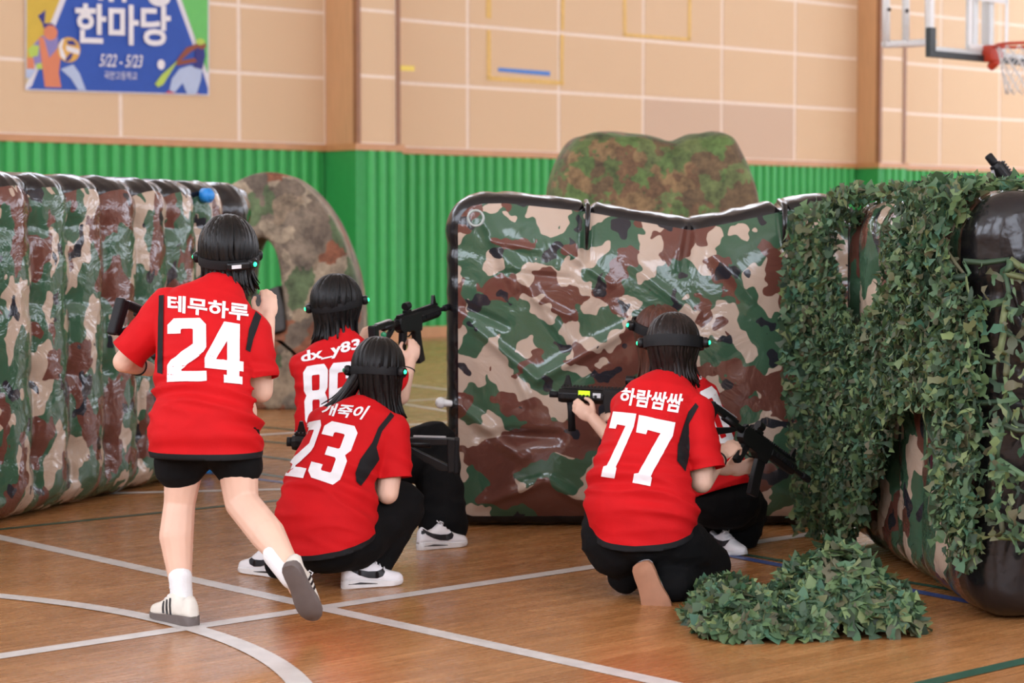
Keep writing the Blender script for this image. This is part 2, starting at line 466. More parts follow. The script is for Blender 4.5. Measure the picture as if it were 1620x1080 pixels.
def window(a, b, z0, z1, nrm, m):
    """pane between hall points a and b (ground), facing nrm"""
    global wn
    wn += 1
    a, b, nrm = Vector(a), Vector(b), Vector(nrm)
    e = nrm * .03; mb = MB(); up = Vector((0, 0, 1))
    mb.add([a + e + up * z0, b + e + up * z0, b + e + up * z1, a + e + up * z1], [(0, 1, 2, 3)])
    o = struct(mb.build('window_%d' % wn, M['glass_' + m], None, smooth=False, fix=False))
    t = (b - a).normalized(); L = (b - a).length; fr = MB()
    for k in range(5):
        c = a + t * (L * k / 4) + e * 1.5
        fr.hexa([c - t * .04 + up * z0, c + t * .04 + up * z0, c + t * .04 + up * z1, c - t * .04 + up * z1] + [c - t * .04 + up * z0 + nrm * .06, c + t * .04 + up * z0 + nrm * .06, c + t * .04 + up * z1 + nrm * .06, c - t * .04 + up * z1 + nrm * .06])
    for z in (z0, (z0 + z1) / 2, z1):
        q = [a + e * 1.5 + up * (z - .04), b + e * 1.5 + up * (z - .04), b + e * 1.5 + up * (z + .04), a + e * 1.5 + up * (z + .04)]
        fr.hexa(q + [p + nrm * .06 for p in q])
    fr.build('window_frame', M['white_paint'], o, smooth=False)


for k in range(5):
    s0 = S_L + 2 + k * 7.8
    window(W(s0, 0, D_OPP), W(s0 + 5.8, 0, D_OPP), 2.6, 7.6, -N, 'front')
for k in range(5):
    s0 = S_L + 2 + k * 7.8
    window(W(s0 + 5.8, 0, 0), W(s0, 0, 0), 6.2, 8.4, N, 'back')
for k in range(3):
    d0 = 2 + k * 8.3
    window(W(S_L, 0, d0), W(S_L, 0, d0 + 6.2), 3.6, 7.8, D, 'left')
    window(W(S_R, 0, d0 + 6.2), W(S_R, 0, d0), 2.2, 7.8, -D, 'right')

# pilasters
PIL = []
for pf, pr, pe in ((563, 515, 631), (1390, 1355, 1431)):
    dd = solve_depth(pf, pr); PIL.append((Spx(pf, 180, dd), Spx(pe, 180, dd), dd))


def panel_field(cols, d0, grey=()):
    for (a, b) in cols:
        for r in range(len(ROWS) - 1):
            g = .028
            slab('wall_panel', a + g, b - g, ROWS[r] + g * .8, ROWS[r + 1] - g * .8, d0 + .001, d0 + .009, M['panel_grey'] if (round(a, 2), r) in grey else M['panel'], wall_back)


sL = Spx(378, 180); lim = PIL[0][0]
cols = [(sL - (k + 1) * PW, sL - k * PW) for k in range(7)][::-1] + [(sL, min(lim, sL + PW))]
panel_field(cols, 0)
c2 = [(max(PIL[0][1], (k) * PW), (k + 1) * PW) for k in range(-1, 5)]
c2 = [(a, b) for a, b in c2 if b - a > .12]
if c2[-1][1] < PIL[1][0] - .1: c2.append((c2[-1][1], PIL[1][0]))
panel_field(c2, 0, grey={(round(2 * PW, 2), 0), (round(3 * PW, 2), 0)})
s3 = Spx(1487, 180)
panel_field([(max(PIL[1][1], s3 - PW), s3)] + [(s3 + k * PW, s3 + (k + 1) * PW) for k in range(3)], 0)

for k, (a, b, dd) in enumerate(PIL):
    p = struct(slab('trim_%d' % (k + 1), a, b, 0, CEIL, 0, dd, M['wood']), 'orange wood pilaster standing out of the panelled wall')
    for r in range(len(ROWS) - 1):
        slab('wall_panel', a + .07, b - .07, ROWS[r] + .02, ROWS[r + 1] - .02, dd + .001, dd + .011, M['panel'], p)
    slab('joint_face', a + .05, b - .05, Z_T1, CEIL, dd, dd + .006, M['joint'], p)
    for e0, e1 in ((a - .004, a + .05), (b - .05, b + .004)):
        slab('edge_strip', e0, e1, Z_T1, CEIL, dd - .05, dd + .03, M['edge_dark'], p)  # dark wood edge on the left corner, plain dark line on the right
    slab('wooden_rail', a - .05, b + .05, Z_T0, Z_T1, 0, dd + .06, M['wood_trim'], p)
    slab('padding_base', a - .03, b + .03, .14, Z_T0, 0, dd + .03, M['green_base'], p)
    slab('baseboard', a - .04, b + .04, 0, .14, 0, dd + .05, M['wood_trim'], p)

segs = [(S_L, PIL[0][0] - .05), (PIL[0][1] + .05, PIL[1][0] - .05), (PIL[1][1] + .05, S_R)]
for (a, b) in segs:
    slab('wooden_rail', a, b, Z_T0, Z_T1, 0, .07, M['wood_trim'], wall_back, bevel=.008)
    slab('padding_base', a, b, .14, Z_T0, 0, .03, M['green_base'], wall_back)
    slab('baseboard', a, b, 0, .14, 0, .06, M['wood_trim'], wall_back)

# green ribs, each one a piece of the wall
RP = .166
rb = MB(); pr = [(.052 * math.cos(t), .042 * math.sin(t) ** .8) for t in [math.pi * i / 8 for i in range(9)]]
rb.prism([Vector((x, y, .14)) for x, y in pr], Vector((0, 0, Z_T0 - .14)))
rib_me = rb.mesh('padding_rib', M['green'], smooth=True); rib_me.set_sharp_from_angle(angle=math.radians(50))
RB = Matrix((D, N, Vector((0, 0, 1)))).transposed().to_4x4()


def rib(s, d, parent):
    o = bpy.data.objects.new('padding_rib', rib_me); COL.objects.link(o)
    o.matrix_world = Matrix.Translation(W(s, 0, d)) @ RB
    o.parent = parent
    o.matrix_basis = Matrix.Translation(W(s, 0, d)) @ RB


sv0, sv1 = Spx(-90, 250), Spx(1700, 250)
for (a, b) in segs:
    n = int((b - a) / RP)
    for k in range(n):
        s = a + .1 + k * RP
        if sv0 < s < sv1 and s < b - .06: rib(s, .03, wall_back)
for k, (a, b, dd) in enumerate(PIL):
    pp = bpy.data.objects['trim_%d' % (k + 1)]
    for j in range(3): rib(a + .2 + j * RP, dd + .03, pp)

# ------------------------------------------------------------------ painted court lines (parts of the floor)
LN = 0


def line(p, q, wd, m, z=None):
    global LN
    LN += 1
    z = .0012 + .0002 * (LN % 7) if z is None else z
    p = Vector((p[0], p[1], 0)); q = Vector((q[0], q[1], 0)); t = (q - p).normalized(); s = Vector((-t.y, t.x, 0)) * wd / 2
    mb = MB(); mb.add([p - s + Vector((0, 0, z)), q - s + Vector((0, 0, z)), q + s + Vector((0, 0, z)), p + s + Vector((0, 0, z))], [(0, 1, 2, 3)])
    return mb.build('court_line', M[m], floor, smooth=False, fix=False)


def line_px(a, b, wd, m, ext=(0, 0)):
    p, q = G(*a), G(*b); t = (q - p).normalized()
    return line(p - t * ext[0], q + t * ext[1], wd, m)


line_px((0, 850), (1050, 1080), .078, 'line_white', (3, 2))
line_px((0, 1038), (975, 891), .078, 'line_white', (2, 8))
cc = Vector((-3.126, 5.977, 0)) * .931; cr = 2.532 * .931
mb = MB(); ar = [math.radians(a) for a in range(-60, 130, 2)]
for r0 in (cr - .039, cr + .039): mb.v += [tuple(cc + Vector((math.cos(a) * r0, math.sin(a) * r0, .0028))) for a in ar]
k = len(ar); mb.f = [(i, k + i, k + i + 1, i + 1) for i in range(k - 1)]; mb.mi = [0] * (k - 1)
mb.build('court_line', M['line_white'], floor, smooth=False, fix=False)
for a, b, wd, m, e in [((413, 688), (472, 684), .07, 'line_white', (1.5, 4)), ((433, 677), (472, 681), .05, 'line_green', (1, 1)),
                       ((410, 697), (455, 702), .05, 'line_green', (.6, 2)), ((408, 721), (462, 728), .05, 'line_green', (.5, 2)),
                       ((403, 748), (450, 755), .05, 'line_green', (.5, 2)), ((400, 757), (447, 763), .05, 'line_blue', (.6, 2)),
                       ((400, 775), (443, 774), .07, 'line_white', (1, 3)), ((60, 831), (437, 792), .045, 'line_green', (.3, 4)),
                       ((1150, 878), (1430, 932), .06, 'line_blue', (.5, 2)), ((1170, 876), (1400, 915), .04, 'line_green', (.5, 1)),
                       ((1470, 1080), (1620, 1046), .06, 'line_green', (1, 2)), ((645, 634), (710, 630), .06, 'line_white', (1, 3)),
                       ((645, 640), (705, 650), .06, 'line_white', (1, 2)), ((655, 610), (705, 616), .06, 'line_white', (1, 2))]:
    line_px(a, b, wd, m, e)


# ------------------------------------------------------------------ flat print helper: polygons on a plane given by a point function
def flat(name, polys, fn, m, parent, d0=0.0, thick=0.0):
    mb = MB()
    for pl in polys: mb.add([fn(x, y, d0) for x, y in pl], [tuple(range(len(pl)))])
    return mb.build(name, m, parent, smooth=False, fix=False)


def disc(cx, cy, rx, ry=None, n=24, a0=0, a1=360):
    ry = ry or rx
    return [(cx + rx * math.cos(math.radians(a0 + (a1 - a0) * i / n)), cy + ry * math.sin(math.radians(a0 + (a1 - a0) * i / n))) for i in range(n + (0 if a1 - a0 == 360 else 1))]


def text_polys(s, bold=.02, shear=0.0, spacing=1.0):
    """letter outlines as a triangle mesh scaled into the unit square (y down)"""
    cu = bpy.data.curves.new('t', 'FONT'); cu.body = s; cu.offset = bold; cu.shear = shear; cu.space_character = spacing
    cu.resolution_u = 3
    o = bpy.data.objects.new('t', cu); COL.objects.link(o)
    dg = bpy.context.evaluated_depsgraph_get(); dg.update()
    me = bpy.data.meshes.new_from_object(o.evaluated_get(dg), depsgraph=dg)
    v = np.array([q.co[:2] for q in me.vertices]); f = [tuple(p.vertices) for p in me.polygons]
    bpy.data.objects.remove(o); bpy.data.curves.remove(cu); bpy.data.meshes.remove(me)
    lo, hi = v.min(0), v.max(0); v = (v - lo) / (hi - lo); v[:, 1] = 1 - v[:, 1]
    return v, f


def flat_text(name, s, box, fn, m, parent, d0, bold=.02, shear=0.0):
    v, f = text_polys(s, bold, shear); x0, y0, x1, y1, sl = box
    mb = MB(); mb.add([fn(x0 + (x1 - x0) * a, y0 + (y1 - y0) * b + sl * a, d0) for a, b in v], f)
    return mb.build(name, m, parent, smooth=False, fix=False)


# ------------------------------------------------------------------ banner on the wall
ban = empty('banner', Wpx(186, 150, .03)); tag(ban, 'blue sports festival banner with white lettering and two athletes, hung on the wall', 'banner')
WB = lambda x, y, d: Wpx(x, y + .03 * (x - 186), .03 + d)
mb = MB(); q = [(40, 147), (331, 147), (331, -140), (40, -140)]
mb.hexa([WB(x, y, 0) for x, y in q] + [WB(x, y, -.006) for x, y in q])
mb.build('banner_cloth', mat('banner_white', (228, 226, 232), .6, .02), ban, smooth=False)
bc = {k: mat('banner_' + k, c, .6, .03, 10) for k, c in dict(blue=(40, 84, 178), yellow=(214, 182, 64), green=(108, 200, 104), navy=(44, 48, 130), skin=(222, 134, 96), brown=(146, 78, 56), pale=(184, 200, 228), lime=(186, 212, 92), lilac=(140, 132, 190), ball=(226, 176, 84), red=(206, 66, 84), white=(236, 234, 236)).items()}
L1 = lambda y: 100 - .39 * y - (0 if y > 0 else 0)
L2 = lambda y: 285 + .365 * y
i = 0


def art(name, polys, c):
    global i
    for pl in polys:
        i += 1
        flat(name, [[(x, min(y, 145)) for x, y in pl]], WB, bc[c], ban, .0006 * i + .002)


art('blue_field', [[(L1(-136) + 5, -136), (L2(-136) - 5, -136), (L2(110) - 4, 110), (329, 135), (329, 145), (43, 145), (L1(140) + 5, 140)]], 'blue')
art('yellow_field', [[(42, -136), (L1(-136) - 4, -136), (L1(140) - 5, 140), (42, 125)]], 'yellow')
art('green_field', [[(L2(-136) + 4, -136), (329, -136), (329, 112), (L2(100) + 3, 100)]], 'green')
art('player_hair', [[(60, 29), (72, 19), (71, 34), (70, 40), (83, 40), (90, 48), (69, 48), (67, 40)]], 'navy')
art('player_kit', [[(53, 75), (66, 60), (92, 62), (92, 85), (76, 95), (70, 110), (56, 108), (52, 95)]], 'lilac')
art('player_kit', [[(44, 83), (52, 75), (62, 76), (60, 92), (48, 95)], [(57, 105), (66, 103), (67, 113), (58, 113)]], 'lime')
art('player_figure', [disc(80, 55, 11, 12), [(61, 63), (69, 62), (78, 95), (92, 78), (96, 95), (93, 118), (97, 141), (71, 141), (67, 110)], [(43, 95), (53, 96), (55, 113), (43, 113)]], 'skin')
art('player_leg', [[(96, 112), (116, 104), (126, 118), (136, 144), (124, 144), (112, 126)], [(42, 113), (57, 113), (48, 128), (42, 128)]], 'pale')
art('ball', [disc(109, 81, 18, 20)], 'ball')
art('ball_stripe', [[(93, 75), (98, 64), (101, 64), (98, 78), (104, 92), (104, 98), (96, 92)], [(105, 74), (125, 80), (126, 88), (116, 86), (105, 82)]], 'white')
art('ball_stripe', [[(105, 67), (116, 66), (122, 74), (108, 73)], [(110, 87), (116, 86), (112, 96), (106, 100), (103, 97)]], 'navy')
art('batter_trousers', [[(300, 100), (320, 104), (318, 122), (311, 150), (296, 150), (293, 138), (289, 128), (276, 144), (268, 140), (272, 122), (284, 106)]], 'pale')
art('batter_shirt', [[(309, 72), (323, 66), (325, 84), (320, 106), (306, 103), (308, 88)]], 'navy')
art('batter_arm', [disc(319, 68, 7, 6), [(295, 72), (312, 65), (314, 71), (300, 80), (286, 93), (308, 88), (312, 94), (280, 101), (278, 96), (284, 86)]], 'brown')
art('batter_cap', [disc(317, 62, 7, 5), [(281, 93), (278, 99), (258, 132), (250, 136), (245, 131), (256, 116)]], 'lime')
art('batter_socks', [[(266, 141), (278, 144), (274, 151), (262, 150)], [(312, 144), (318, 151), (309, 151)]], 'red')
art('baseball', [disc(255, 100, 6, 8)], 'white')
ring = [disc(252, -6, 18, 14), ]
art('lettering_upper_row', [disc(252, -6, 18, 14)], 'white')
art('lettering_upper_counter', [disc(252, -9, 9, 5)], 'blue')
art('lettering_upper_row', [[(155, -30), (163, -30), (163, 1), (155, 1)], [(172, -30), (180, -30), (180, 3), (172, 3)], [(193, -30), (200, -30), (200, 3), (193, 3)]], 'white')
flat_text('lettering', '한마당', (119, 7, 270, 71, 0), WB, bc['white'], ban, .03, bold=.028)
flat_text('date_lettering', '5/22 - 5/23', (157, 86, 226, 106, 0), WB, bc['white'], ban, .03, bold=.01, shear=.3)
flat_text('school_lettering', '곡란고등학교', (165, 113, 217, 126, 0), WB, bc['white'], ban, .03, bold=.0)

# ------------------------------------------------------------------ tape marks on the wall
TW = lambda x, y, d: Wpx(x, y, .0115 + d)


def tape(name, polys, m, label, group=None):
    mb = MB()
    for pl in polys: mb.prism([TW(x, y, 0) for x, y in pl], N * .003)
    o = mb.build(name, M[m], None, smooth=False); tag(o, label, 'tape', group); return o


tape('tape_outline', [[(769, -60), (777, -60), (777, 30), (769, 28)], [(770, 47), (776, 48), (777, 124), (770, 124)], [(886, 54), (892, 55), (891, 134), (886, 134)], [(888, -60), (894, -60), (892, 48), (887, 46)], [(770, 120), (892, 128), (892, 135), (770, 127)]], 'tape_yellow', 'yellow tape outline on the wall panels around the blue tape strip')
tape('tape_outline', [[(985, -60), (990, -60), (991, 56), (986, 55)], [(1089, -60), (1094, -60), (1093, 64), (1088, 64)], [(986, 52), (1093, 60), (1093, 65), (986, 58)]], 'tape_yellow', 'yellow tape outline near the top of the wall, right of the other outline')
tape('tape_strip', [[(788, 107), (870, 113), (870, 120), (788, 113)]], 'tape_blue', 'short blue tape strip stuck on the tan wall')
tape('tape_strip', [[(584, 108), (607, 109), (607, 117), (584, 116)]], 'tape_bright', 'small bright yellow tape strip on the wall pilaster')
bpy.data.objects['tape_strip.001'].location += N * (PIL[0][2] * 1.0)

# ------------------------------------------------------------------ basketball hoop hung from the ceiling
H0 = P(1563, 84, 19.3)


def Hpx(px, py, d=0.0):
    r = ray(px, py); o = Vector((0, 0, CAMH)); q = H0 + N * d
    return o + r * ((q - o).dot(N) / r.dot(N))


hoop = empty('basketball_hoop', H0 + Vector((0, 0, -.1))); tag(hoop, 'basketball hoop with clear backboard, orange rim and white hanging frame, in the upper corner', 'basketball hoop')
sl = (Hpx(1473, 88) - H0).dot(D); zb = Hpx(1473, 90).z - H0.z


def HB(name, s0, s1, z0, z1, d0, d1, m, bevel=0.0):
    mb = MB(); mb.hexa([H0 + D * s + N * d + Vector((0, 0, z)) for d in (d0, d1) for (s, z) in ((s0, z0), (s1, z0), (s1, z1), (s0, z1))])
    return mb.build(name, m, hoop, smooth=False, bevel=bevel)


BW = -sl
HB('backboard', -BW + .02, BW - .02, zb + .03, zb + 1.1, -.012, .0, M['acrylic'])
HB('edge_padding', -BW, BW, zb, zb + .055, -.03, .02, M['pad'])
for e in (-1, 1):
    HB('edge_padding', e * BW - .04, e * BW + .04, zb, zb + .26, -.032, .022, M['pad'])
    HB('board_frame', e * BW - .03, e * BW + .03, zb + .26, zb + 1.12, -.03, .01, M['white_paint'])
HB('board_frame', -BW, BW, zb + 1.08, zb + 1.14, -.03, .01, M['white_paint'])
HB('board_frame', -BW + .04, BW - .04, zb + .06, zb + .1, -.03, -.013, M['white_paint'])
for e in (-1, 1):
    HB('target_line', e * .28 - .025, e * .28 + .025, zb + .14, zb + .6, .001, .005, M['white_paint'])
HB('target_line', -.28, .28, zb + .1, zb + .15, .001, .005, M['white_paint'])
HB('target_line', -.28, .28, zb + .55, zb + .6, .001, .005, M['white_paint'])
for e in (-.12, .12):
    HB('support_bar', e - .035, e + .035, zb + .1, zb + 2.0, -.14, -.05, M['white_paint'])
mb = MB()
zt = CEIL - H0.z
mb.tube([H0 + Vector((0, 0, 1.4)) - N * .1, H0 - N * .6 + Vector((0, 0, 3)), H0 - N * .6 + Vector((0, 0, zt))], .05)
mb.build('ceiling_mast', M['white_paint'], hoop)
# folding frame behind the board, left of it
for a, b in (((1399, -60), (1405, 70)), ((1430, -60), (1436, 68)), ((1466, -60), (1472, 64))):
    mb = MB(); mb.tube([Hpx(a[0] + 3, a[1], -.6), Hpx(a[0] + 3, b[1], -.6)], .035, 8); mb.build('support_bar', M['white_paint'], hoop)
mb = MB(); mb.tube([Hpx(1399, 70, -.6), Hpx(1440, 69, -.6), Hpx(1478, 66, -.55)], .035, 8); mb.build('support_bar', M['white_paint'], hoop)
mb = MB(); mb.tube([Hpx(1404, -60, -.6), Hpx(1560, -60, -.1)], .035, 8); mb.build('support_bar', M['white_paint'], hoop)
for a in ((1407, 15), (1435, 17)):
    mb = MB(); mb.ball(Hpx(a[0], a[1], -.55), [D * .018, N * .018, Vector((0, 0, .018))], 8, 6); mb.build('bolt', M['ink'], hoop)
mb = MB(); mb.box(H0 + N * .05 + Vector((0, 0, -.01)), (.17, .12, .15), RB.to_3x3()); mb.tube([H0 + N * .1 + Vector((0, 0, -.07)), H0 + N * .02 + Vector((0, 0, -.14))], [.05, .04])
mb.build('rim_bracket', M['rim'], hoop, bevel=.02)
rc = H0 + N * .36 + Vector((0, 0, .05))
mb = MB(); mb.tube([rc + D * math.cos(t) * .225 + N * math.sin(t) * .225 for t in [2 * math.pi * q / 32 for q in range(32)]], .014, 8, closed=True)
mb.build('rim', M['rim'], hoop)
mb = MB()
for q in range(12):
    for sg in (-1, 1):
        pts = []
        for j in range(7):
            t = 2 * math.pi * (q + sg * j * .5) / 12; rr = .22 - .085 * (j / 6) ** .7; z = -.02 - .42 * j / 6
            pts.append(rc + D * math.cos(t) * rr + N * math.sin(t) * rr + Vector((0, 0, z)))
        mb.tube(pts, .005, 4)
mb.build('hoop_net', M['white_paint'], hoop)
# ================================================================== INFLATABLE BUNKERS
UP = Vector((0, 0, 1))


def nz(p, s=1.0, o=0.0):
    return noise.noise(Vector(p) * s + Vector((o, o * 1.3, o * .7)))


def quilt(name, p0, p1, nrm, height, thick, pitch, phase, amp, black_from, black_top, cam_mat, seed=0, z_ties=(.3, .66, 1.02, 1.38), cap0=True):
    """upright inflated wall of vertical tubes running p0 -> p1, front side facing nrm"""
    p0, p1, nrm = Vector(p0), Vector(p1), Vector(nrm).normalized()
    L = (p1 - p0).length; t = (p1 - p0) / L; rc = min(.17, thick * .45)
    # section loop (n, z, outward normal), counter-clockwise from front bottom
    loop = []
    def arc(cn, cz, a0, a1, k):
        for i in range(k): 
            a = math.radians(a0 + (a1 - a0) * i / k); loop.append((cn + rc * math.cos(a), cz + rc * math.sin(a), math.cos(a), math.sin(a)))
    def seg(n0, z0, n1, z1, nn, zz, k):
        for i in range(k): loop.append((n0 + (n1 - n0) * i / k, z0 + (z1 - z0) * i / k, nn, zz))
    arc(-rc, rc, -90, 0, 8); seg(0, rc, 0, height - rc, 1, 0, 60); arc(-rc, height - rc, 0, 90, 10); seg(-rc, height, -thick + rc, height, 0, 1, 6)
    arc(-thick + rc, height - rc, 90, 180, 5); seg(-thick, height - rc, -thick, rc, -1, 0, 8); arc(-thick + rc, rc, 180, 270, 5); seg(-thick + rc, 0, -rc, 0, 0, -1, 4)
    k = len(loop); nt = int(L / .022)
    ecap = .11
    rows = []
    def ring(s, shrink, inset):
        r = []
        for (n, z, a, b) in loop:
            f = abs(math.sin(math.pi * (s - phase) / pitch))
            bul = f ** .55
            zt = min(abs(z - q) for q in z_ties); tie = math.exp(-(zt / .05) ** 2) * (1 - f) ** 1.2
            d = amp * (bul - 1) - amp * .55 * tie * (1 if a > .3 else .2)
            if b > .6: d *= .55
            if b < -.3: d = max(d, -.01)
            q = p0 + t * s + nrm * n + UP * z
            wr = nz(q, 9, seed) * .006 + abs(nz(Vector((s * 14, z * 4, seed)), 1)) * .014 * (1 - f) ** 1.0 + nz(Vector((s * 30, z * 8, seed + 3))) * .004
            wr += .009 * math.exp(-(zt / .12) ** 2) * nz(Vector((s * 26, z * 26, seed + 9)))
            if b > .4: wr += nz(Vector((s * 24, n * 10, seed))) * .008
            d += wr - inset
            p = q + (nrm * a + UP * b) * d
            c = p0 + t * s + nrm * (-thick / 2) + UP * (height / 2)
            p = c + (p - c) * shrink
            p.z = max(p.z, .004)
            r.append(p)
        return r
    for i in range(nt + 1): rows.append((L * i / nt, ring(L * i / nt, 1, 0)))
    capn = 7
    for i in range(1, capn + 1):
        a = math.pi / 2 * i / capn; s = L + ecap * math.sin(a); rows.append((s, ring(L, 1, ecap * (1 - math.cos(a))))); rows[-1] = (s, [p + t * (ecap * math.sin(a)) for p in rows[-1][1]])
    root = empty(name, (p0 + p1) / 2 - nrm * thick / 2)
    # flat end grid: shrink rings to the centre line
    last = rows[-1][1]; c = sum(last, Vector()) / k
    for sh in (.8, .55, .3, .1): rows.append((L + ecap + .01, [c + (p - c) * sh + t * (.03 * (1 - sh)) + t * nz(p, 8, seed) * .012 for p in last]))
    arcl = [0]
    for j in range(1, k): arcl.append(arcl[-1] + math.hypot(loop[j][0] - loop[j - 1][0], loop[j][1] - loop[j - 1][1]))
    parts = {'camo_panel': MB(), 'end_panel': MB(), 'top_band': MB()}
    idx = {q: {} for q in parts}; uvs = {q: [] for q in parts}
    def vid(q, i, j):
        d = idx[q]
        if (i, j) not in d:
            d[(i, j)] = len(parts[q].v); parts[q].v.append(tuple(rows[i][1][j % k])); uvs[q].append((rows[i][0], arcl[j % k] if j < k else arcl[-1] + .03))
        return d[(i, j)]
    for i in range(len(rows) - 1):
        for j in range(k):
            s = rows[i][0]; n, z, a, b = loop[j]
            q = 'end_panel' if s >= black_from else ('top_band' if black_top and b > black_top else 'camo_panel')
            parts[q].f.append((vid(q, i, j), vid(q, i, j + 1), vid(q, i + 1, j + 1), vid(q, i + 1, j))); parts[q].mi.append(0)
    fin = len(parts['end_panel'].v)
    q = 'end_panel'; parts[q].f.append(tuple(vid(q, len(rows) - 1, j) for j in range(k))); parts[q].mi.append(0)
    q = 'camo_panel'
    if cap0:
        parts['camo_panel'].v += [tuple(p) for p in rows[0][1]]; nb = len(parts['camo_panel'].v) - k
        uvs['camo_panel'] += [(0, arcl[j]) for j in range(k)]
        parts['camo_panel'].f.append(tuple(nb + j for j in range(k))[::-1]); parts['camo_panel'].mi.append(0)
    for q, mb in parts.items():
        if not mb.f: continue
        o = mb.build(q, cam_mat if q == 'camo_panel' else M['vinyl_black'], root, fix=True)
        me = o.data; ul = me.uv_layers.new(name='UVMap'); u = uvs[q]
        for lp in me.loops: ul.data[lp.index].uv = u[lp.vertex_index] if lp.vertex_index < len(u) else (0, 0)
    return root


# left wall of quilted tubes
a, b = G(0, 835), G(245, 775)
t = (b - a).normalized(); nl = Vector((t.y, -t.x, 0))
pitch_l = .365 * .931
LW0 = a - t * 1.6 - nl * .0; LWL = 1.6 + 2.72
lw = quilt('inflatable_wall', LW0, LW0 + t * LWL, nl, 1.64, .62, pitch_l, 1.6 + .409 * .931, .075, LWL - .33, .55, M['camo_tall'], 3)
tag(lw, 'quilted camouflage vinyl inflatable wall with black end, behind the player in jersey 24', 'inflatable bunker')
# valves on its end
vp = LW0 + t * 3.74 + nl * .03
for (px, py, r) in ((333, 309, .032), (333, 739, .03)):
    q = P(px, py, vp.y); mb = MB(); mb.ball(q, [nl * r * .7, t * r, UP * r], 16, 10); mb.tube([q - nl * .05, q + nl * .0], r * 1.25, 14)
    mb.build('valve_cap', M['blue_cap'], lw)

# right wall, same make, black end towards the camera
c, d = G(1366, 876), G(1536, 990)
t2 = (d - c).normalized(); n2 = Vector((t2.y, -t2.x, 0))
if n2.x > 0: n2 = -n2
RW0 = c - t2 * .35; RWL = (d - RW0).length - .14
RWH = 1.50
rw = quilt('inflatable_wall', RW0, RW0 + t2 * RWL, n2, RWH, .85, .36, .1, .055, RWL - .05, 0, M['camo_tall'], 11, z_ties=(.35, .75, 1.15))
tag(rw, 'camouflage vinyl inflatable wall with glossy black end, draped with leafy netting', 'inflatable bunker')


# centre bunker: broad padded panel with black rim and sagging top
CY0 = G(800, 836).y - .02
cb = empty('inflatable_barrier', G(950, 838)); tag(cb, 'broad glossy camouflage inflatable barrier with sagging black-edged top, in the middle', 'inflatable bunker')
XX = lambda px: P(px, 500, CY0).x
ZT = lambda px, py: P(px, py, CY0).z
tops = [(XX(x), ZT(x, y)) for x, y in [(716, 322), (760, 322), (800, 321), (925, 334), (1000, 348), (1095, 364), (1160, 352), (1240, 334), (1300, 325), (1400, 318)]]


def ztop(x):
    for (x0, z0), (x1, z1) in zip(tops[:-1], tops[1:]):
        if x <= x1: return z0 + (z1 - z0) * max(0, (x - x0)) / (x1 - x0)
    return tops[-1][1]


XL, XR = XX(724), XX(1345)
creases = []
for (x0, y0, x1, y1, w_, am) in [(765, 345, 815, 455, .022, .02), (800, 400, 895, 540, .02, .022), (735, 485, 800, 515, .018, -.02), (752, 520, 850, 600, .02, .022), (850, 600, 1000, 515, .03, .02), (728, 645, 825, 722, .03, .028),
                                 (930, 320, 924, 420, .02, -.035), (1240, 320, 1248, 400, .02, -.03), (880, 385, 965, 450, .016, .016), (840, 470, 900, 500, .014, .016), (790, 430, 900, 440, .014, -.014), (1095, 350, 1080, 430, .025, -.03),
                                 (1000, 420, 1100, 500, .02, .012), (760, 690, 880, 690, .03, -.03), (870, 760, 930, 800, .025, .02), (760, 800, 860, 760, .025, .018), (800, 560, 840, 640, .015, .014), (775, 380, 850, 395, .012, .014), (1110, 380, 1190, 470, .03, .014)]:
    creases.append((Vector((XX(x0), ZT(x0, y0))), Vector((XX(x1), ZT(x1, y1))), w_, am))


def cb_depth(x, z, a, b):
    pil = .10 * (1 - abs(a) ** 5) * (1 - abs(b) ** 6)
    d = pil + .018 * noise.noise(Vector((x * 2.2, z * 2.2, 4))) + .007 * noise.noise(Vector((x * 6, z * 6, 7)))
    for p, q, w_, am in creases:
        e = q - p; L = e.length; u = (Vector((x, z)) - p).dot(e) / (L * L); uc = min(1, max(0, u))
        dist = (Vector((x, z)) - (p + e * uc)).length
        d += 1.5 * am * math.exp(-(dist / w_) ** 2) * (.35 + .65 * math.sin(math.pi * min(1, max(0, .1 + .8 * uc))))
    # small gathers along the rim
    ed = max(abs(a), abs(b)); d += .007 * max(0, (ed - .75) / .25) * noise.noise(Vector((x * 16, z * 16, 2)))
    return d


NA, NB = 150, 130; RCN = .11; DEP = .46


def edge_x(z, zt, side):
    r = RCN; off = 0
    if z > zt - r: off = r - math.sqrt(max(0, r * r - (z - zt + r) ** 2))
    if z < .05 + r * .6 and side < 0:
        rr = r * .6; off = rr - math.sqrt(max(0, rr * rr - (rr - max(0, z - .05)) ** 2))
    return off


front = []; uvf = []
for j in range(NB + 1):
    row = []
    for i in range(NA + 1):
        a = -1 + 2 * i / NA; b = -1 + 2 * j / NB
        x = XL + (XR - XL) * i / NA; zt = ztop(x); z = .05 + (zt - .05) * j / NB
        xl = XL + edge_x(z, zt, -1); xr = XR - edge_x(z, zt, 1)
        x = xl + (xr - xl) * i / NA
        zt = ztop(x); z = .05 + (zt - .05) * j / NB
        row.append(Vector((x, CY0 - cb_depth(x, z, a, b) + .08, z)))
    front.append(row)
mb = MB(); K = NA + 1
mb.add([p for r in front for p in r], [(j * K + i, j * K + i + 1, (j + 1) * K + i + 1, (j + 1) * K + i) for j in range(NB) for i in range(NA)])
o = mb.build('camo_panel', M['camo'], cb, fix=False); uv_from(o.data, lambda c: (c.x + 3.3, c.z + .7))
bd = [front[0][i] for i in range(NA)] + [front[j][NA] for j in range(NB)] + [front[NB][i] for i in range(NA, 0, -1)] + [front[j][0] for j in range(NB, 0, -1)]
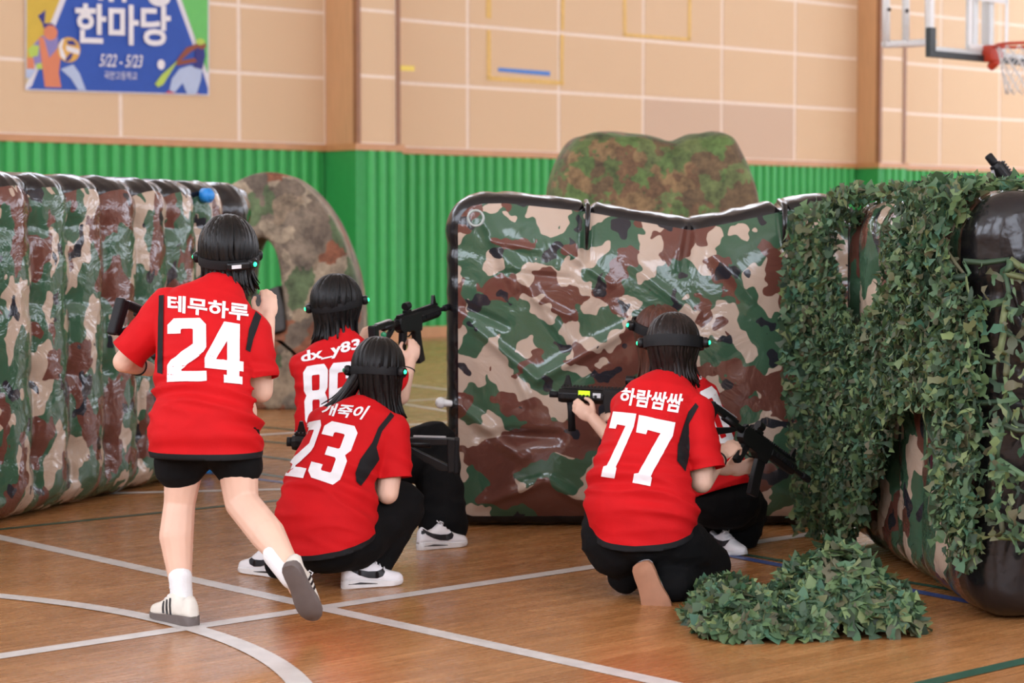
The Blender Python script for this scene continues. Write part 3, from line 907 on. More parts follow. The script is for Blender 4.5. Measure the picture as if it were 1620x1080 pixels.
cen = Vector(((XL + XR) / 2, 0, .8)); rings = []
nb_ = len(bd)
for q in range(13):
    ph = math.pi * q / 12; r = []
    for i, p in enumerate(bd):
        tg = bd[(i + 1) % nb_] - bd[i - 1]; nn = Vector((tg.z, 0, -tg.x)); nn = Vector((nn.x, 0, nn.z)); nn = nn.normalized() if nn.length > 1e-6 else Vector((0, 0, 1))
        # bd runs anticlockwise seen from the front, so (tz, -tx) points out
        out = .058 * math.sin(ph) ** .6 if 0 < q < 12 else 0
        pin = 1.0
        for px in (930, 1240):
            pin -= .75 * math.exp(-((p.x - XX(px)) / .02) ** 2) * (p.z > 1)
        out = out * pin + (.008 * noise.noise(p * 18 + Vector((0, q * .3, 0))) if 0 < q < 12 else 0)
        v = p + nn * out + Vector((0, DEP * (1 - math.cos(ph)) / 2, 0)); v.z = max(v.z, .004)
        r.append(v)
    rings.append(r)
mb = MB(); mb.rings(rings, False)
o = mb.build('black_rim', M['vinyl_black'], cb)
mb = MB(); mb.add([p for r in front for p in [Vector((v.x, 2 * (CY0 + .08) - v.y + DEP - .02, v.z)) for v in r]], [(j * K + i, (j + 1) * K + i, (j + 1) * K + i + 1, j * K + i + 1) for j in range(NB) for i in range(NA)])
o = mb.build('back_panel', M['camo'], cb, fix=False); uv_from(o.data, lambda c: (c.x + 9.3, c.z + 2.7))
for px, py in ((929, 318), (1240, 318)):
    mb = MB(); x = XX(px); zt = ztop(x)
    mb.tube([Vector((x - .004, CY0 - .01, zt - .17)), Vector((x, CY0 - .015, zt - .04)), Vector((x + .004, CY0 + .02, zt + .02)), Vector((x, CY0 + .2, zt + .05))], [.006, .012, .013, .012], 8)
    mb.build('tie_strap', M['vinyl_black'], cb)
# round seam patch and white tie knob
q = Vector((XX(753), CY0 - .03, ZT(753, 345))); mb = MB(); mb.tube([q + Vector((math.cos(u) * .035, 0, math.sin(u) * .035)) for u in [2 * math.pi * e / 20 for e in range(20)]], .006, 6, closed=True); mb.build('seam_ring', mat('clear_vinyl_patch', (170, 176, 170), .2, .05), cb)
mb = MB(); q = P(697, 637, CY0 + .1); mb.ball(q, [Vector((.025, 0, 0)), Vector((0, .024, 0)), Vector((0, 0, .027))], 12, 8); mb.tube([q, q + Vector((.07, .0, -.005))], [.02, .012], 8); mb.build('tie_knob', M['white_paint'], cb)

# half-round bunker with a window hole, far left
AY = G(480, 648).y
ar = empty('inflatable_arch', G(430, 648)); tag(ar, 'half-round inflatable arch in dry forest print with an oval window, behind the left wall', 'inflatable bunker')


def AP(px, py, dy=0): return P(px, py, AY) + Vector((0, dy, 0))


outer = [(250, 650), (254, 560), (268, 470), (296, 380), (335, 315), (385, 281), (425, 272), (462, 281), (500, 312), (530, 355), (553, 410), (567, 470), (573, 560), (572, 650)]
hole = [(395, 520), (388, 470), (392, 420), (402, 385), (414, 376), (430, 388), (440, 415), (445, 455), (448, 490), (449, 522), (430, 528)]


def catmull(p, n, closed):
    out = []; m = len(p)
    for i in range(m if closed else m - 1):
        g = lambda k: Vector(p[k % m]) if closed else Vector(p[min(max(k, 0), m - 1)])
        a, b, c, d = g(i - 1), g(i), g(i + 1), g(i + 2)
        for k in range(n):
            t_ = k / n; out.append(.5 * ((2 * b) + (c - a) * t_ + (2 * a - 5 * b + 4 * c - d) * t_ ** 2 + (3 * b - a - 3 * c + d) * t_ ** 3))
    if not closed: out.append(Vector(p[-1]))
    return out


oc = catmull(outer, 6, False); hc = catmull(hole, 6, True)
bm = bmesh.new()
rim = [bm.verts.new(AP(p.x, p.y)) for p in oc]; hv = [bm.verts.new(AP(p.x, p.y)) for p in hc]
ed = [bm.edges.new((rim[i], rim[(i + 1) % len(rim)])) for i in range(len(rim))] + [bm.edges.new((hv[i], hv[(i + 1) % len(hv)])) for i in range(len(hv))]
bmesh.ops.triangle_fill(bm, edges=ed, use_beauty=True)
r_ = bmesh.ops.extrude_face_region(bm, geom=bm.faces[:])
bmesh.ops.translate(bm, verts=[v for v in r_['geom'] if isinstance(v, bmesh.types.BMVert)], vec=(0, .8, 0))
bmesh.ops.recalc_face_normals(bm, faces=bm.faces)
me = bpy.data.meshes.new('body'); bm.to_mesh(me); bm.free(); me.materials.append(M['leafy_grey'])
o = obj('body', me, ar); md = o.modifiers.new('bevel', 'BEVEL'); md.width = .06; md.segments = 3; md.limit_method = 'ANGLE'
mb = MB(); mb.prism([AP(x, y, -.02) for x, y in [(398, 468), (440, 452), (449, 486), (452, 522), (428, 528), (398, 520)]], (0, .75, 0)); mb.build('window_lining', mat('dark_grey_lining', (74, 74, 74), .7), ar, smooth=False, bevel=.02)

# tall leaf-print bunker against the far side
BY = 14.5
bk = empty('inflatable_hump', P(1032, 560, BY)); tag(bk, 'tall two-humped inflatable bunker in leaf print, standing behind the middle barrier', 'inflatable bunker')
ol = catmull([(852, 640), (856, 480), (862, 340), (876, 268), (898, 226), (928, 212), (985, 211), (1040, 219), (1062, 222), (1085, 213), (1125, 209), (1152, 216), (1172, 245), (1188, 280), (1200, 340), (1206, 480), (1208, 660)], 5, False)
NR = 11; rings = []
cx_ = P(1030, 400, BY)
for q in range(NR + 1):
    a = math.pi * q / NR; y = -.45 * math.cos(a); sc = .86 + .14 * math.sin(a) ** .5
    r = []
    for p in ol:
        v = P(p.x, p.y, BY); v = Vector((cx_.x + (v.x - cx_.x) * sc, BY + y, v.z - (1 - sc) * 1.2 * max(0, v.z - .8)))
        v += Vector((noise.noise(v * 5), noise.noise(v * 5 + Vector((7, 0, 0))), noise.noise(v * 5 + Vector((0, 9, 0))))) * .025
        v.z = max(v.z, 0.002); r.append(v)
    r[0].z = r[-1].z = .002
    rings.append(r)
mb = MB(); kk = len(ol)
mb.rings(rings, True)
mb.build('body', M['leafy_green'], bk)


# ================================================================== CAMOUFLAGE NETS
def leaf_shape(L, wd, seed):
    """small curled strip of net cloth, flat side along +Z of its own frame, hanging down -Y"""
    rnd = random.Random(seed); pts = []; n = 4
    cur = rnd.uniform(-2.4, 2.4); tw = rnd.uniform(-2.6, 2.6); bend = rnd.uniform(-.5, .5)
    for i in range(n + 1):
        u = i / n; wv = wd * rnd.choice((.35, .6, .9, 1.2)) * rnd.uniform(.8, 1.2)
        ang = cur * (u - .5); y = -L * (u - .5); z = L * .35 * cur * (u - .5) ** 2; x = bend * L * (u - .5) ** 2
        a = tw * (u - .5); e = Vector((math.cos(a), 0, math.sin(a))) * wv / 2
        c = Vector((x, y, z)); pts += [c - e, c + e]
    return pts, [(2 * i, 2 * i + 1, 2 * i + 3, 2 * i + 2) for i in range(n)]


LEAF = [leaf_shape(1, random.uniform(.28, .6), 100 + i) for i in range(24)]
LEAF_ME = []
for i, (v, f) in enumerate(LEAF):
    mb = MB(); mb.add(v, f); LEAF_ME.append(mb.mesh('leaf', M['net'], True, False))


def frame(nrm, roll):
    nrm = nrm.normalized(); dn = -UP - nrm * (-UP).dot(nrm)
    if dn.length < .05: dn = Vector((0, -1, 0)) - nrm * Vector((0, -1, 0)).dot(nrm)
    dn.normalize(); dn = Matrix.Rotation(roll, 3, nrm) @ dn
    y = -dn; x = y.cross(nrm)
    return Matrix((x, y, nrm)).transposed()


def net_object(name, leaves, label, n_own, extra=None):
    """leaves: list of (pos, normal, roll, size)"""
    mb = MB()
    if extra: extra(mb)
    random.shuffle(leaves)
    for p, nn, roll, sz in leaves[n_own:]:
        R = frame(nn, roll); v, f = LEAF[random.randrange(len(LEAF))]
        mb.add([p + R @ (q * sz) for q in v], f)
    o = mb.build(name, M['net'], None, True, False); tag(o, label, 'camouflage net')
    for p, nn, roll, sz in leaves[:n_own]:
        q = bpy.data.objects.new('leaf', random.choice(LEAF_ME)); COL.objects.link(q); q.parent = o
        q.matrix_basis = Matrix.Translation(p) @ frame(nn, roll).to_4x4() @ Matrix.Scale(sz, 4)
    return o


def inside(poly, x, y):
    r = False; j = len(poly) - 1
    for i in range(len(poly)):
        xi, yi = poly[i]; xj, yj = poly[j]
        if (yi > y) != (yj > y) and x < (xj - xi) * (y - yi) / (yj - yi) + xi: r = not r
        j = i
    return r


def to_px(p):
    v = p - Vector((0, 0, CAMH)); zc = v.y * math.cos(PITCH) - v.z * math.sin(PITCH); yc = v.y * math.sin(PITCH) + v.z * math.cos(PITCH)
    return CX + FPX * v.x / zc, CY - FPX * yc / zc


# path of the draped net in plan: across the barrier's right end, along the right wall, round its black end
fc = RW0 + n2 * .045
path = [P(1236, 600, CY0 - .16), P(1280, 600, CY0 - .2), P(1318, 600, CY0 - .28)] + [fc + t2 * s for s in (.42, .8, 1.2, 1.6, RWL - .05)]
pe = RW0 + t2 * (RWL + .2) - n2 * .05
path += [pe + n2 * .02, pe - n2 * .3, pe - n2 * .75, pe - n2 * 1.0]
path = [Vector((p.x, p.y, 0)) for p in path]
cum = [0]
for p, q in zip(path[:-1], path[1:]): cum.append(cum[-1] + (q - p).length)


def on_path(s):
    for i in range(len(path) - 1):
        if s <= cum[i + 1] or i == len(path) - 2:
            t_ = (s - cum[i]) / (cum[i + 1] - cum[i]); e = (path[i + 1] - path[i]).normalized(); nn = Vector((e.y, -e.x, 0))
            if nn.dot(-Vector((path[i].x, path[i].y, 0))) < 0: nn = -nn
            return path[i].lerp(path[i + 1], t_), nn
    return path[-1], Vector((0, -1, 0))


DENSE = [[(1246, 350), (1290, 312), (1340, 293), (1326, 330), (1318, 400), (1328, 480), (1385, 560), (1420, 640), (1395, 720), (1372, 800), (1345, 870), (1300, 895), (1268, 882), (1252, 800), (1245, 650), (1236, 500)],
         [(1406, 296), (1510, 292), (1492, 350), (1500, 420), (1535, 480), (1540, 560), (1500, 640), (1440, 645), (1400, 640), (1345, 600), (1372, 510), (1398, 470), (1408, 380)],
         [(1500, 480), (1560, 470), (1570, 640), (1590, 760), (1570, 850), (1530, 905), (1495, 870), (1478, 760), (1492, 640)]]
SPARSE = [[(1540, 420), (1640, 400), (1640, 900), (1590, 860), (1560, 700)]]
leaves = []
for _ in range(36000):
    s = random.uniform(0, cum[-1]); z = random.uniform(.02, RWH + .03); p, nn = on_path(s)
    fold = .05 * math.sin(s * 23 + 1.5 * math.sin(z * 3)) + .04 * noise.noise(Vector((s * 5, z * 3, 1)))
    q = p + nn * (.03 + .05 * (.5 + fold * 8) * .6) + UP * z
    x, y = to_px(q)
    if z > RWH - .12: q = q - nn * random.uniform(0, .12)
    k = .62 if any(inside(d_, x, y) for d_ in DENSE) else (.10 if any(inside(d_, x, y) for d_ in SPARSE) else 0)
    if random.random() < k:
        n_ = nn + Vector((random.uniform(-1, 1), random.uniform(-.7, .7), random.uniform(-.6, .8))) * 1.0
        leaves.append((q + nn * random.uniform(-.03, .04), n_, random.gauss(0, 1.0), random.uniform(.035, .075)))
for _ in range(1500):       # along the top
    s = random.uniform(RWL * .0 + cum[2], cum[7]); p, nn = on_path(s); x, y = to_px(p + UP * RWH)
    if 1345 < x < 1392 and random.random() < .75: continue
    q = p - nn * random.uniform(0, .6) + UP * (RWH + random.uniform(-.01, .045))
    leaves.append((q, UP + Vector((random.uniform(-1, 1), random.uniform(-1, 1), 0)), random.uniform(0, 6), random.uniform(.045, .085)))


def strands(mb):
    """open ladder of cloth strips over the black end"""
    s0, s1 = cum[7] - .1, cum[-1] - .3; cols = 9; rows = 12; g = {}
    for i in range(cols):
        for j in range(rows):
            s = s0 + (s1 - s0) * i / (cols - 1) + random.uniform(-.02, .02); z = 1.28 - .95 * j / (rows - 1) + random.uniform(-.03, .03); p, nn = on_path(s)
            g[i, j] = (p + nn * random.uniform(.02, .05) + UP * z, nn)
    for (i, j), (p, nn) in g.items():
        for di, dj, pr_ in ((0, 1, .95), (1, (i + j) % 2, .6)):
            if (i + di, j + dj) in g and random.random() < pr_:
                q = g[i + di, j + dj][0]; m_ = (p + q) / 2 + Vector((random.uniform(-.02, .02), random.uniform(-.02, .0), random.uniform(-.03, 0)))
                mb.tube([p, m_, q], [random.uniform(.007, .014) for _ in range(3)], 4, flat=.15, flatdir=nn)


net_object('camouflage_net', leaves, 'green leafy camouflage net draped over the right inflatable wall', 150, strands)

# heap on the floor
lobes = []
for px, py, hw, hd, h in ((1150, 962, .12, .2, .1), (1180, 1004, .17, .16, .14), (1262, 998, .16, .2, .15), (1330, 988, .19, .26, .27), (1400, 994, .12, .2, .16), (1290, 975, .16, .24, .2), (1165, 985, .18, .2, .12)):
    lobes.append((G(px, py), hw, hd, h))


def heap(x, y):
    z = 0
    for c_, a_, b_, h in lobes:
        u = ((x - c_.x) / a_) ** 2 + ((y - c_.y) / b_) ** 2
        if u < 1: z = max(z, h * (1 - u) ** .6)
    return z


leaves = []
cxh, cyh = G(1265, 965).x, G(1265, 965).y
while len(leaves) < 3300:
    x = cxh + random.uniform(-.55, .55); y = cyh + random.uniform(-.7, .7); z = heap(x, y)
    if z <= 0: continue
    e = .02; g = Vector(((heap(x - e, y) - heap(x + e, y)) / (2 * e), (heap(x, y - e) - heap(x, y + e)) / (2 * e), 1))
    g.x = max(-3, min(3, g.x)); g.y = max(-3, min(3, g.y))
    n_ = g.normalized() + Vector((random.uniform(-1, 1), random.uniform(-1, 1), random.uniform(-.3, 1))) * .8
    leaves.append((Vector((x, y, max(.014, z * random.uniform(.75, 1.03)) + random.uniform(0, .012))), n_, random.uniform(0, 6.28), random.uniform(.055, .1)))


def heap_base(mb):
    n = 60; x0, x1, y0, y1 = cxh - .55, cxh + .55, cyh - .7, cyh + .7; ids = {}
    for i in range(n + 1):
        for j in range(n + 1):
            x = x0 + (x1 - x0) * i / n; y = y0 + (y1 - y0) * j / n; z = heap(x, y)
            if z > 0: ids[i, j] = len(mb.v); mb.v.append((x, y, .003 + z * .82 + .012 * noise.noise(Vector((x, y, 0)) * 40)))
    for (i, j) in list(ids):
        q = [(i, j), (i + 1, j), (i + 1, j + 1), (i, j + 1)]
        if all(e in ids for e in q): mb.f.append(tuple(ids[e] for e in q)); mb.mi.append(0)


net_object('camouflage_net', leaves, 'crumpled heap of green camouflage net lying on the floor', 150, heap_base)
# ================================================================== RIFLES (laser-tag carbines held by the players)
def rifle_proto():
    r = {}
    def part(name, fn, m, bev=.003, sm=False, par=None):
        mb = MB(); fn(mb); me = mb.mesh(name, M[m], smooth=sm); r[name + str(len(r))] = (name, me, bev, par)
    part('receiver', lambda b: (b.prism([Vector((x, -.021, z)) for x, z in [(.24, -.012), (.27, -.032), (.36, -.034), (.385, -.05), (.45, -.05), (.46, .0), (.46, .045), (.25, .045), (.235, .02)]], (0, .042, 0))), 'plastic')
    part('handguard', lambda b: b.rings([[Vector((x, .027 * s * math.cos(a), .012 + .031 * s * math.sin(a))) for a in [math.pi / 8 + math.pi / 4 * k for k in range(8)]] for x, s in ((.455, 1), (.47, 1.06), (.64, 1.06), (.655, .95))]), 'plastic')
    part('barrel', lambda b: (b.tube([(.65, 0, .014), (.74, 0, .014)], .011, 12), b.tube([(.725, 0, .014), (.73, 0, .014), (.78, 0, .014), (.785, 0, .014)], [.013, .017, .017, .012], 12)), 'plastic_dull', .001, True)
    def rail(b):
        b.box((.445, 0, .048), (.4, .02, .008))
        for k in range(26): b.box((.255 + k * .0152, 0, .055), (.008, .021, .007))
    part('top_rail', rail, 'plastic', 0)
    for e in (-1, 1):
        def srail(b):
            b.box((.558, e * .0285, .012), (.15, .004, .014))
            for k in range(9): b.box((.49 + k * .017, e * .03, .012), (.009, .006, .018))
        part('side_rail', srail, 'plastic_dull', 0)
    part('stock_tube', lambda b: b.tube([(.1, 0, .022), (.25, 0, .022)], .016, 12), 'plastic', 0, True)
    def stock(b):
        b.prism([Vector((x, -.017, z)) for x, z in [(0, -.085), (.028, -.09), (.035, .04), (.03, .05), (0, .048)]], (0, .034, 0))
        b.prism([Vector((x, -.014, z)) for x, z in [(.025, .05), (.19, .046), (.19, .018), (.025, .022)]], (0, .028, 0))
        b.prism([Vector((x, -.011, z)) for x, z in [(.02, -.085), (.03, -.06), (.16, .0), (.19, .02), (.2, .0), (.17, -.022), (.06, -.085)]], (0, .022, 0))
    part('stock', stock, 'plastic')
    def pad(b):
        b.prism([Vector((x, -.0195, z)) for x, z in [(-.014, -.092), (.006, -.096), (.006, .053), (-.014, .05)]], (0, .039, 0))
    part('butt_pad', pad, 'plastic_dull', .006)
    part('comb_highlight', lambda b: b.box((.105, 0, .0525), (.13, .022, .004)), 'plastic_highlight_sling', 0)  # pale strip paints the highlight along the top of the stock
    part('grip', lambda b: b.prism([Vector((x, -.014, z)) for x, z in [(.27, -.025), (.315, -.03), (.29, -.115), (.275, -.125), (.25, -.115)]], (0, .028, 0)), 'plastic_dull', .005)
    part('trigger_guard', lambda b: b.tube([(.31, 0, -.03), (.315, 0, -.058), (.345, 0, -.062), (.375, 0, -.05)], .004, 6), 'plastic', 0, True)
    part('magazine', lambda b: b.prism([Vector((x, -.013, z)) for x, z in [(.388, -.04), (.448, -.04), (.456, -.12), (.474, -.2), (.47, -.208), (.415, -.214), (.398, -.13)]], (0, .026, 0)), 'plastic', .004)
    def sight(b):
        b.box((.345, 0, .064), (.05, .026, .014)); b.tube([(.325, 0, .09), (.365, 0, .09)], .02, 12); b.box((.345, .02, .085), (.018, .012, .016))
    part('sight', sight, 'plastic', .002)
    part('front_sight', lambda b: (b.prism([Vector((x, -.008, z)) for x, z in [(.6, .056), (.635, .056), (.625, .1), (.612, .1)]], (0, .016, 0))), 'plastic', .002)
    return r


RIF = rifle_proto()


def rifle(butt, muzzle, label, up=UP, scale=None, roll=0.0, extras=()):
    butt, muzzle = Vector(butt), Vector(muzzle); x = (muzzle - butt); L = x.length; x.normalize()
    z = (up - x * up.dot(x)).normalized(); z = Matrix.Rotation(roll, 3, x) @ z; y = z.cross(x)
    sc = scale or L / .785
    root = empty('toy_rifle', butt)
    mt = Matrix.Translation(butt) @ Matrix((x, y, z)).transposed().to_4x4() @ Matrix.Scale(sc, 4)
    for k, (nm, me, bev, par) in RIF.items():
        if nm in extras: continue
        o = bpy.data.objects.new(nm, me); COL.objects.link(o); o.parent = root; root_inv = Matrix.Translation(-butt)
        o.matrix_basis = root_inv @ mt
        if bev:
            md = o.modifiers.new('bevel', 'BEVEL'); md.width = bev; md.segments = 2; md.limit_method = 'ANGLE'
    tag(root, label, 'toy rifle', 'laser tag rifles')
    return root, mt


def rifle_patch(root, mt, name, x0, x1, z0, z1, side, m):
    mb = MB(); y = side * .0285
    mb.hexa([mt @ Vector((x, yy, z)) for yy in (y, y + side * .002) for x, z in ((x0, z0), (x1, z0), (x1, z1), (x0, z1))])
    mb.build(name, M[m], root, smooth=False)


# ================================================================== PEOPLE
def lookat_frame(fwd, up):
    f = Vector(fwd).normalized(); u = Vector(up); u = (u - f * u.dot(f)).normalized(); r = f.cross(u)
    return r, f, u


class Person:
    def __init__(s, base, label):
        s.root = empty('person', base); tag(s.root, label, 'person', 'players in red jerseys')
        s.b = MB(); s.eyes = []

    def limb(s, *pts): s.b.chain([(Vector(p), r) for p, r in pts])

    def head(s, c, fwd, up, k=1.0):
        """skull, jaw, nose, lips, ears; c is the centre of the head"""
        c = Vector(c); r, f, u = lookat_frame(fwd, up); s.h = (c, r, f, u, k); b = s.b
        E = lambda x, y, z, a, bb, cc: b.ball(c + (r * x + f * y + u * z) * k, [r * a * k, f * bb * k, u * cc * k])
        E(0, -.008, .022, .074, .092, .088); E(0, .022, -.035, .062, .066, .07); E(0, .048, -.078, .034, .034, .028)
        E(0, .088, -.018, .011, .016, .014); b.cone(c + (f * .08 + u * .02) * k, .007, c + (f * .094 + u * -.014) * k, .009)
        E(0, .078, -.052, .022, .011, .006); E(0, .077, -.06, .019, .011, .007)
        for e in (-1, 1):
            E(e * .076, -.004, -.005, .01, .022, .031); E(e * .04, .06, -.02, .022, .022, .022)
            s.eyes.append(c + (r * e * .031 + f * .077 + u * .008) * k)

    def hand(s, wrist, fdir, back, thumb, curl=1.0, k=1.0, spread=.0):
        """palm and five bent fingers; fdir towards the knuckles, back = back of the hand, thumb = side the thumb leaves from"""
        w_ = Vector(wrist); x = Vector(fdir).normalized(); z = Vector(back); z = (z - x * z.dot(x)).normalized(); y = z.cross(x)
        if y.dot(Vector(thumb)) < 0: y = -y
        b = s.b; k = k * .95
        b.ball(w_ + x * .045 * k, [x * .05 * k, y * .037 * k, z * .0155 * k], 16, 10)
        b.cone(w_, .0215 * k, w_ + x * .03 * k, .022 * k)
        yy = [.027, .0095, -.008, -.0245]; ln = [.92, 1.0, .93, .74]
        for i in range(4):
            p = w_ + x * (.082 - abs(i - 1) * .004) * k + y * yy[i] * k; a = .0; r_ = .0088 * k * (1 if i < 3 else .87)
            for j, (l, bend) in enumerate(((.042, .75), (.026, 1.1), (.021, .7))):
                a += bend * curl * (1 + .04 * (i - 1))
                q = p + (x * math.cos(a) - z * math.sin(a)) * l * ln[i] * k + y * spread * (1.5 - i) * .004
                b.cone(p, r_, q, r_ * .92, 10); p = q; r_ *= .92
        p = w_ + x * .018 * k + y * .027 * k - z * .004 * k; d1 = (x * .75 + y * .75 - z * .35).normalized(); d2 = (x * .95 + y * .15 - z * .5 * (.4 + curl)).normalized(); d3 = (x * .9 - y * .3 - z * .5 * curl).normalized()
        b.cone(p, .0135 * k, p + d1 * .038 * k, .0115 * k, 10); p2 = p + d1 * .038 * k; b.cone(p2, .011 * k, p2 + d2 * .03 * k, .0098 * k, 10); p3 = p2 + d2 * .03 * k; b.cone(p3, .0098 * k, p3 + d3 * .022 * k, .0085 * k, 10)

    def body(s):
        me = remesh(s.b, .0052, 3, .5); o = obj('body', finish(me, M['skin']), s.root); s.body_o = o
        for p in s.eyes:
            c, r, f, u, k = s.h; mb = MB(); mb.ball(p, [r * .012, f * .011, u * .0065], 10, 7); mb.build('eye', M['ink'], s.root)
        return o

    def hair(s, m, length, face=55, vol=1.0, n=150, seed=1, bias=None, part_side=0.0, back_in=.02):
        """cap of many locks; length(az) = how far (m) below the head centre each lock hangs, az 0 = nose, 180 = nape"""
        c, r, f, u, k = s.h; rnd = random.Random(seed); mb = MB(); s.vol = vol
        rx, ry, rz = .083 * k * vol, .103 * k * vol, .104 * k * vol; cc = c + u * .018 * k - f * .008
        S = lambda az, el: cc + r * math.sin(az) * math.cos(el) * rx + f * math.cos(az) * math.cos(el) * ry + u * math.sin(el) * rz
        # inner cap (back and top of the skull)
        rings = []
        for i in range(10):
            el = math.radians(88 - i * 13.0); ring = []
            for j in range(28):
                az = 2 * math.pi * j / 28; d = min(j, 28 - j) / 28 * 360
                e2 = max(el, math.radians(22)) if d < face else el
                ring.append(cc + (S(az, e2) - cc) * .965)
            rings.append(ring)
        mb.rings(rings, True)
        crown = math.radians(78)
        for i in range(n):
            azd = rnd.uniform(face * .78, 360 - face * .78); az = math.radians(azd); lg = length(azd) * rnd.uniform(.9, 1.06)
            pts = []; rad = []; e0 = crown - rnd.uniform(0, .25); wv = rnd.uniform(-.012, .012)
            m1 = 7; off = rnd.uniform(.97, 1.07)
            el_end = math.radians(-8 - 18 * rnd.random())
            for q in range(m1 + 1):
                t_ = q / m1; el = e0 + (el_end - e0) * t_; aa = az + part_side * (1 - t_)
                pts.append(cc + (S(aa, el) - cc) * off); rad.append(.006 + .011 * math.sin(math.pi * min(1, t_ * .8 + .1)))
            p = pts[-1]; dn = -UP * .75 - u * .25
            if bias is not None: dn = dn + bias(azd)
            dn.normalize(); rest = max(.01, lg - (c - p).dot(u) * 0 - .0); inn = (c - p); inn = inn - dn * inn.dot(dn); inn = inn.normalized() if inn.length > 1e-4 else inn
            for q in range(1, 8):
                t_ = q / 7; pts.append(p + dn * rest * t_ + inn * back_in * math.sin(t_ * math.pi * .9) + r * wv * t_ * 2); rad.append(.016 * (1 - t_ * .78))
            fd = [(x - cc) for x in pts]
            mb.tube(pts, rad, 6, flat=.45, flatdir=fd)
        o = mb.build('hair', m, s.root); return o

    def headset(s, pods, tilt=0.0, roll=0.0, z=.03, wide=.016, box=None, out_=.0):
        """black strap round the head with lamp pods; pods = list of (azimuth, lit)"""
        c, r, f, u, k = s.h; R = Matrix.Rotation(tilt, 3, r) @ Matrix.Rotation(roll, 3, f); u2 = R @ u; f2 = R @ f; r2 = R @ r
        cc = c + u * z - f * .004; rx, ry = .083 * k * s.vol * 1.03 + .007 + out_, .103 * k * s.vol * 1.03 + .007 + out_
        pos = lambda a: cc + r2 * math.sin(a) * rx + f2 * math.cos(a) * ry
        out = lambda a: (r2 * math.sin(a) / rx + f2 * math.cos(a) / ry).normalized()
        n = 40; rings = []
        for i in range(n):
            a = 2 * math.pi * i / n; p = pos(a); o_ = out(a)
            rings.append([p + o_ * x + u2 * y for x, y in ((.001, -wide), (.003, 0), (.001, wide), (-.008, wide), (-.008, -wide))])
        rings.append(rings[0]); mb = MB(); mb.rings(rings, False); band = mb.build('headset_strap', M['plastic_dull'], s.root, sharp=40)
        for a_, lit in pods:
            a = math.radians(a_); p = pos(a) + out(a) * .009; o_ = out(a); tg = u2.cross(o_).normalized()
            mb = MB(); rg = []
            for q, (sx, ww) in enumerate(((-.012, .8), (-.006, 1), (.006, 1), (.014, .72))):
                rg.append([p + o_ * sx + tg * (.024 * ww * abs(math.cos(t_)) ** .6 * math.copysign(1, math.cos(t_))) + u2 * (.02 * ww * abs(math.sin(t_)) ** .6 * math.copysign(1, math.sin(t_))) for t_ in [2 * math.pi * e / 16 for e in range(16)]])
            mb.rings(rg); pod = mb.build('sensor_pod', M['plastic'], s.root, sharp=50)
            mb = MB(); mb.ball(p + o_ * .015, [tg * .0085, u2 * .0085, o_ * .006], 12, 8); mb.build('lamp', M['led'] if lit else M['led_off'], pod)
        if box:
            a = math.radians(box[0]); p = pos(a) + out(a) * .012; o_ = out(a); tg = u2.cross(o_).normalized(); mb = MB()
            mb.box(p, (.085, .024, .03), Matrix((tg, o_, u2)).transposed()); bx = mb.build('battery_box', M['plastic'], s.root, smooth=False, bevel=.008)
            mb = MB(); mb.box(p + o_ * .0125 + tg * .012 * box[1], (.036, .002, .013), Matrix((tg, o_, u2)).transposed()); mb.build('label_sticker', M['label'], bx, smooth=False)

    def shirt(s, rings, sleeves, hem_up=.021, seed=0, wrinkle=.0115, hem=True, tilt=.0):
        """rings: (L px, R px, Y left, Y right, half depth) from hem to collar; sleeves: (shoulder, r0, mid, r1, end, r2)"""
        mb = MB(); rs = []; cen = []
        for (lp, rp, yl, yr, hd) in rings:
            a, b = P(lp[0], lp[1], yl), P(rp[0], rp[1], yr); cen.append(((a + b) / 2, (b - a) / 2, hd))
        out = []
        for i, (c, rv, hd) in enumerate(cen):
            ax = cen[min(i + 1, len(cen) - 1)][0] - cen[max(i - 1, 0)][0]; fw = ax.cross(rv).normalized(); ring = []
            if fw.y < 0: fw = -fw
            for j in range(32):
                t_ = 2 * math.pi * j / 32; ct, st = math.cos(t_), math.sin(t_); e = .86
                ring.append(c + rv * (abs(ct) ** e * math.copysign(1, ct)) + fw * hd * (abs(st) ** e * math.copysign(1, st)))
            out.append(ring)
        a0 = (cen[1][0] - cen[0][0]).normalized(); h0 = cen[0][0]
        base = [p - a0 * .12 for p in out[0]]
        mb.rings([base] + out, True)
        for (p0, r0, p1, r1) in sleeves:
            p0, p1 = Vector(p0), Vector(p1); e = (p1 - p0).normalized()
            mb.cone(p0, r0, p0.lerp(p1, .5), (r0 + r1) / 2); mb.cone(p0.lerp(p1, .5), (r0 + r1) / 2, p1 + e * .05, r1)
        me = remesh(mb, .0085, 6, .5)
        bm = bmesh.new(); bm.from_mesh(me)
        # folds
        bm.normal_update()
        axn = (cen[-1][0] - cen[0][0]).normalized(); H = (cen[-1][0] - cen[0][0]).length
        for v in bm.verts:
            h = (v.co - h0).dot(axn) / H
            q = v.co; q2 = q - axn * q.dot(axn)
            w1 = noise.noise(q2 * 4.2 + axn * q.dot(axn) * 19 + Vector((seed, 0, 0))); w2 = noise.noise(q * 11 + Vector((0, seed, 0)))
            low = max(0, 1 - abs(h - .28) / .38)
            rid = (1 - abs(w1) * 2.2)
            v.co += v.normal * (wrinkle * (.45 + 1.3 * low) * rid + wrinkle * .5 * w2)
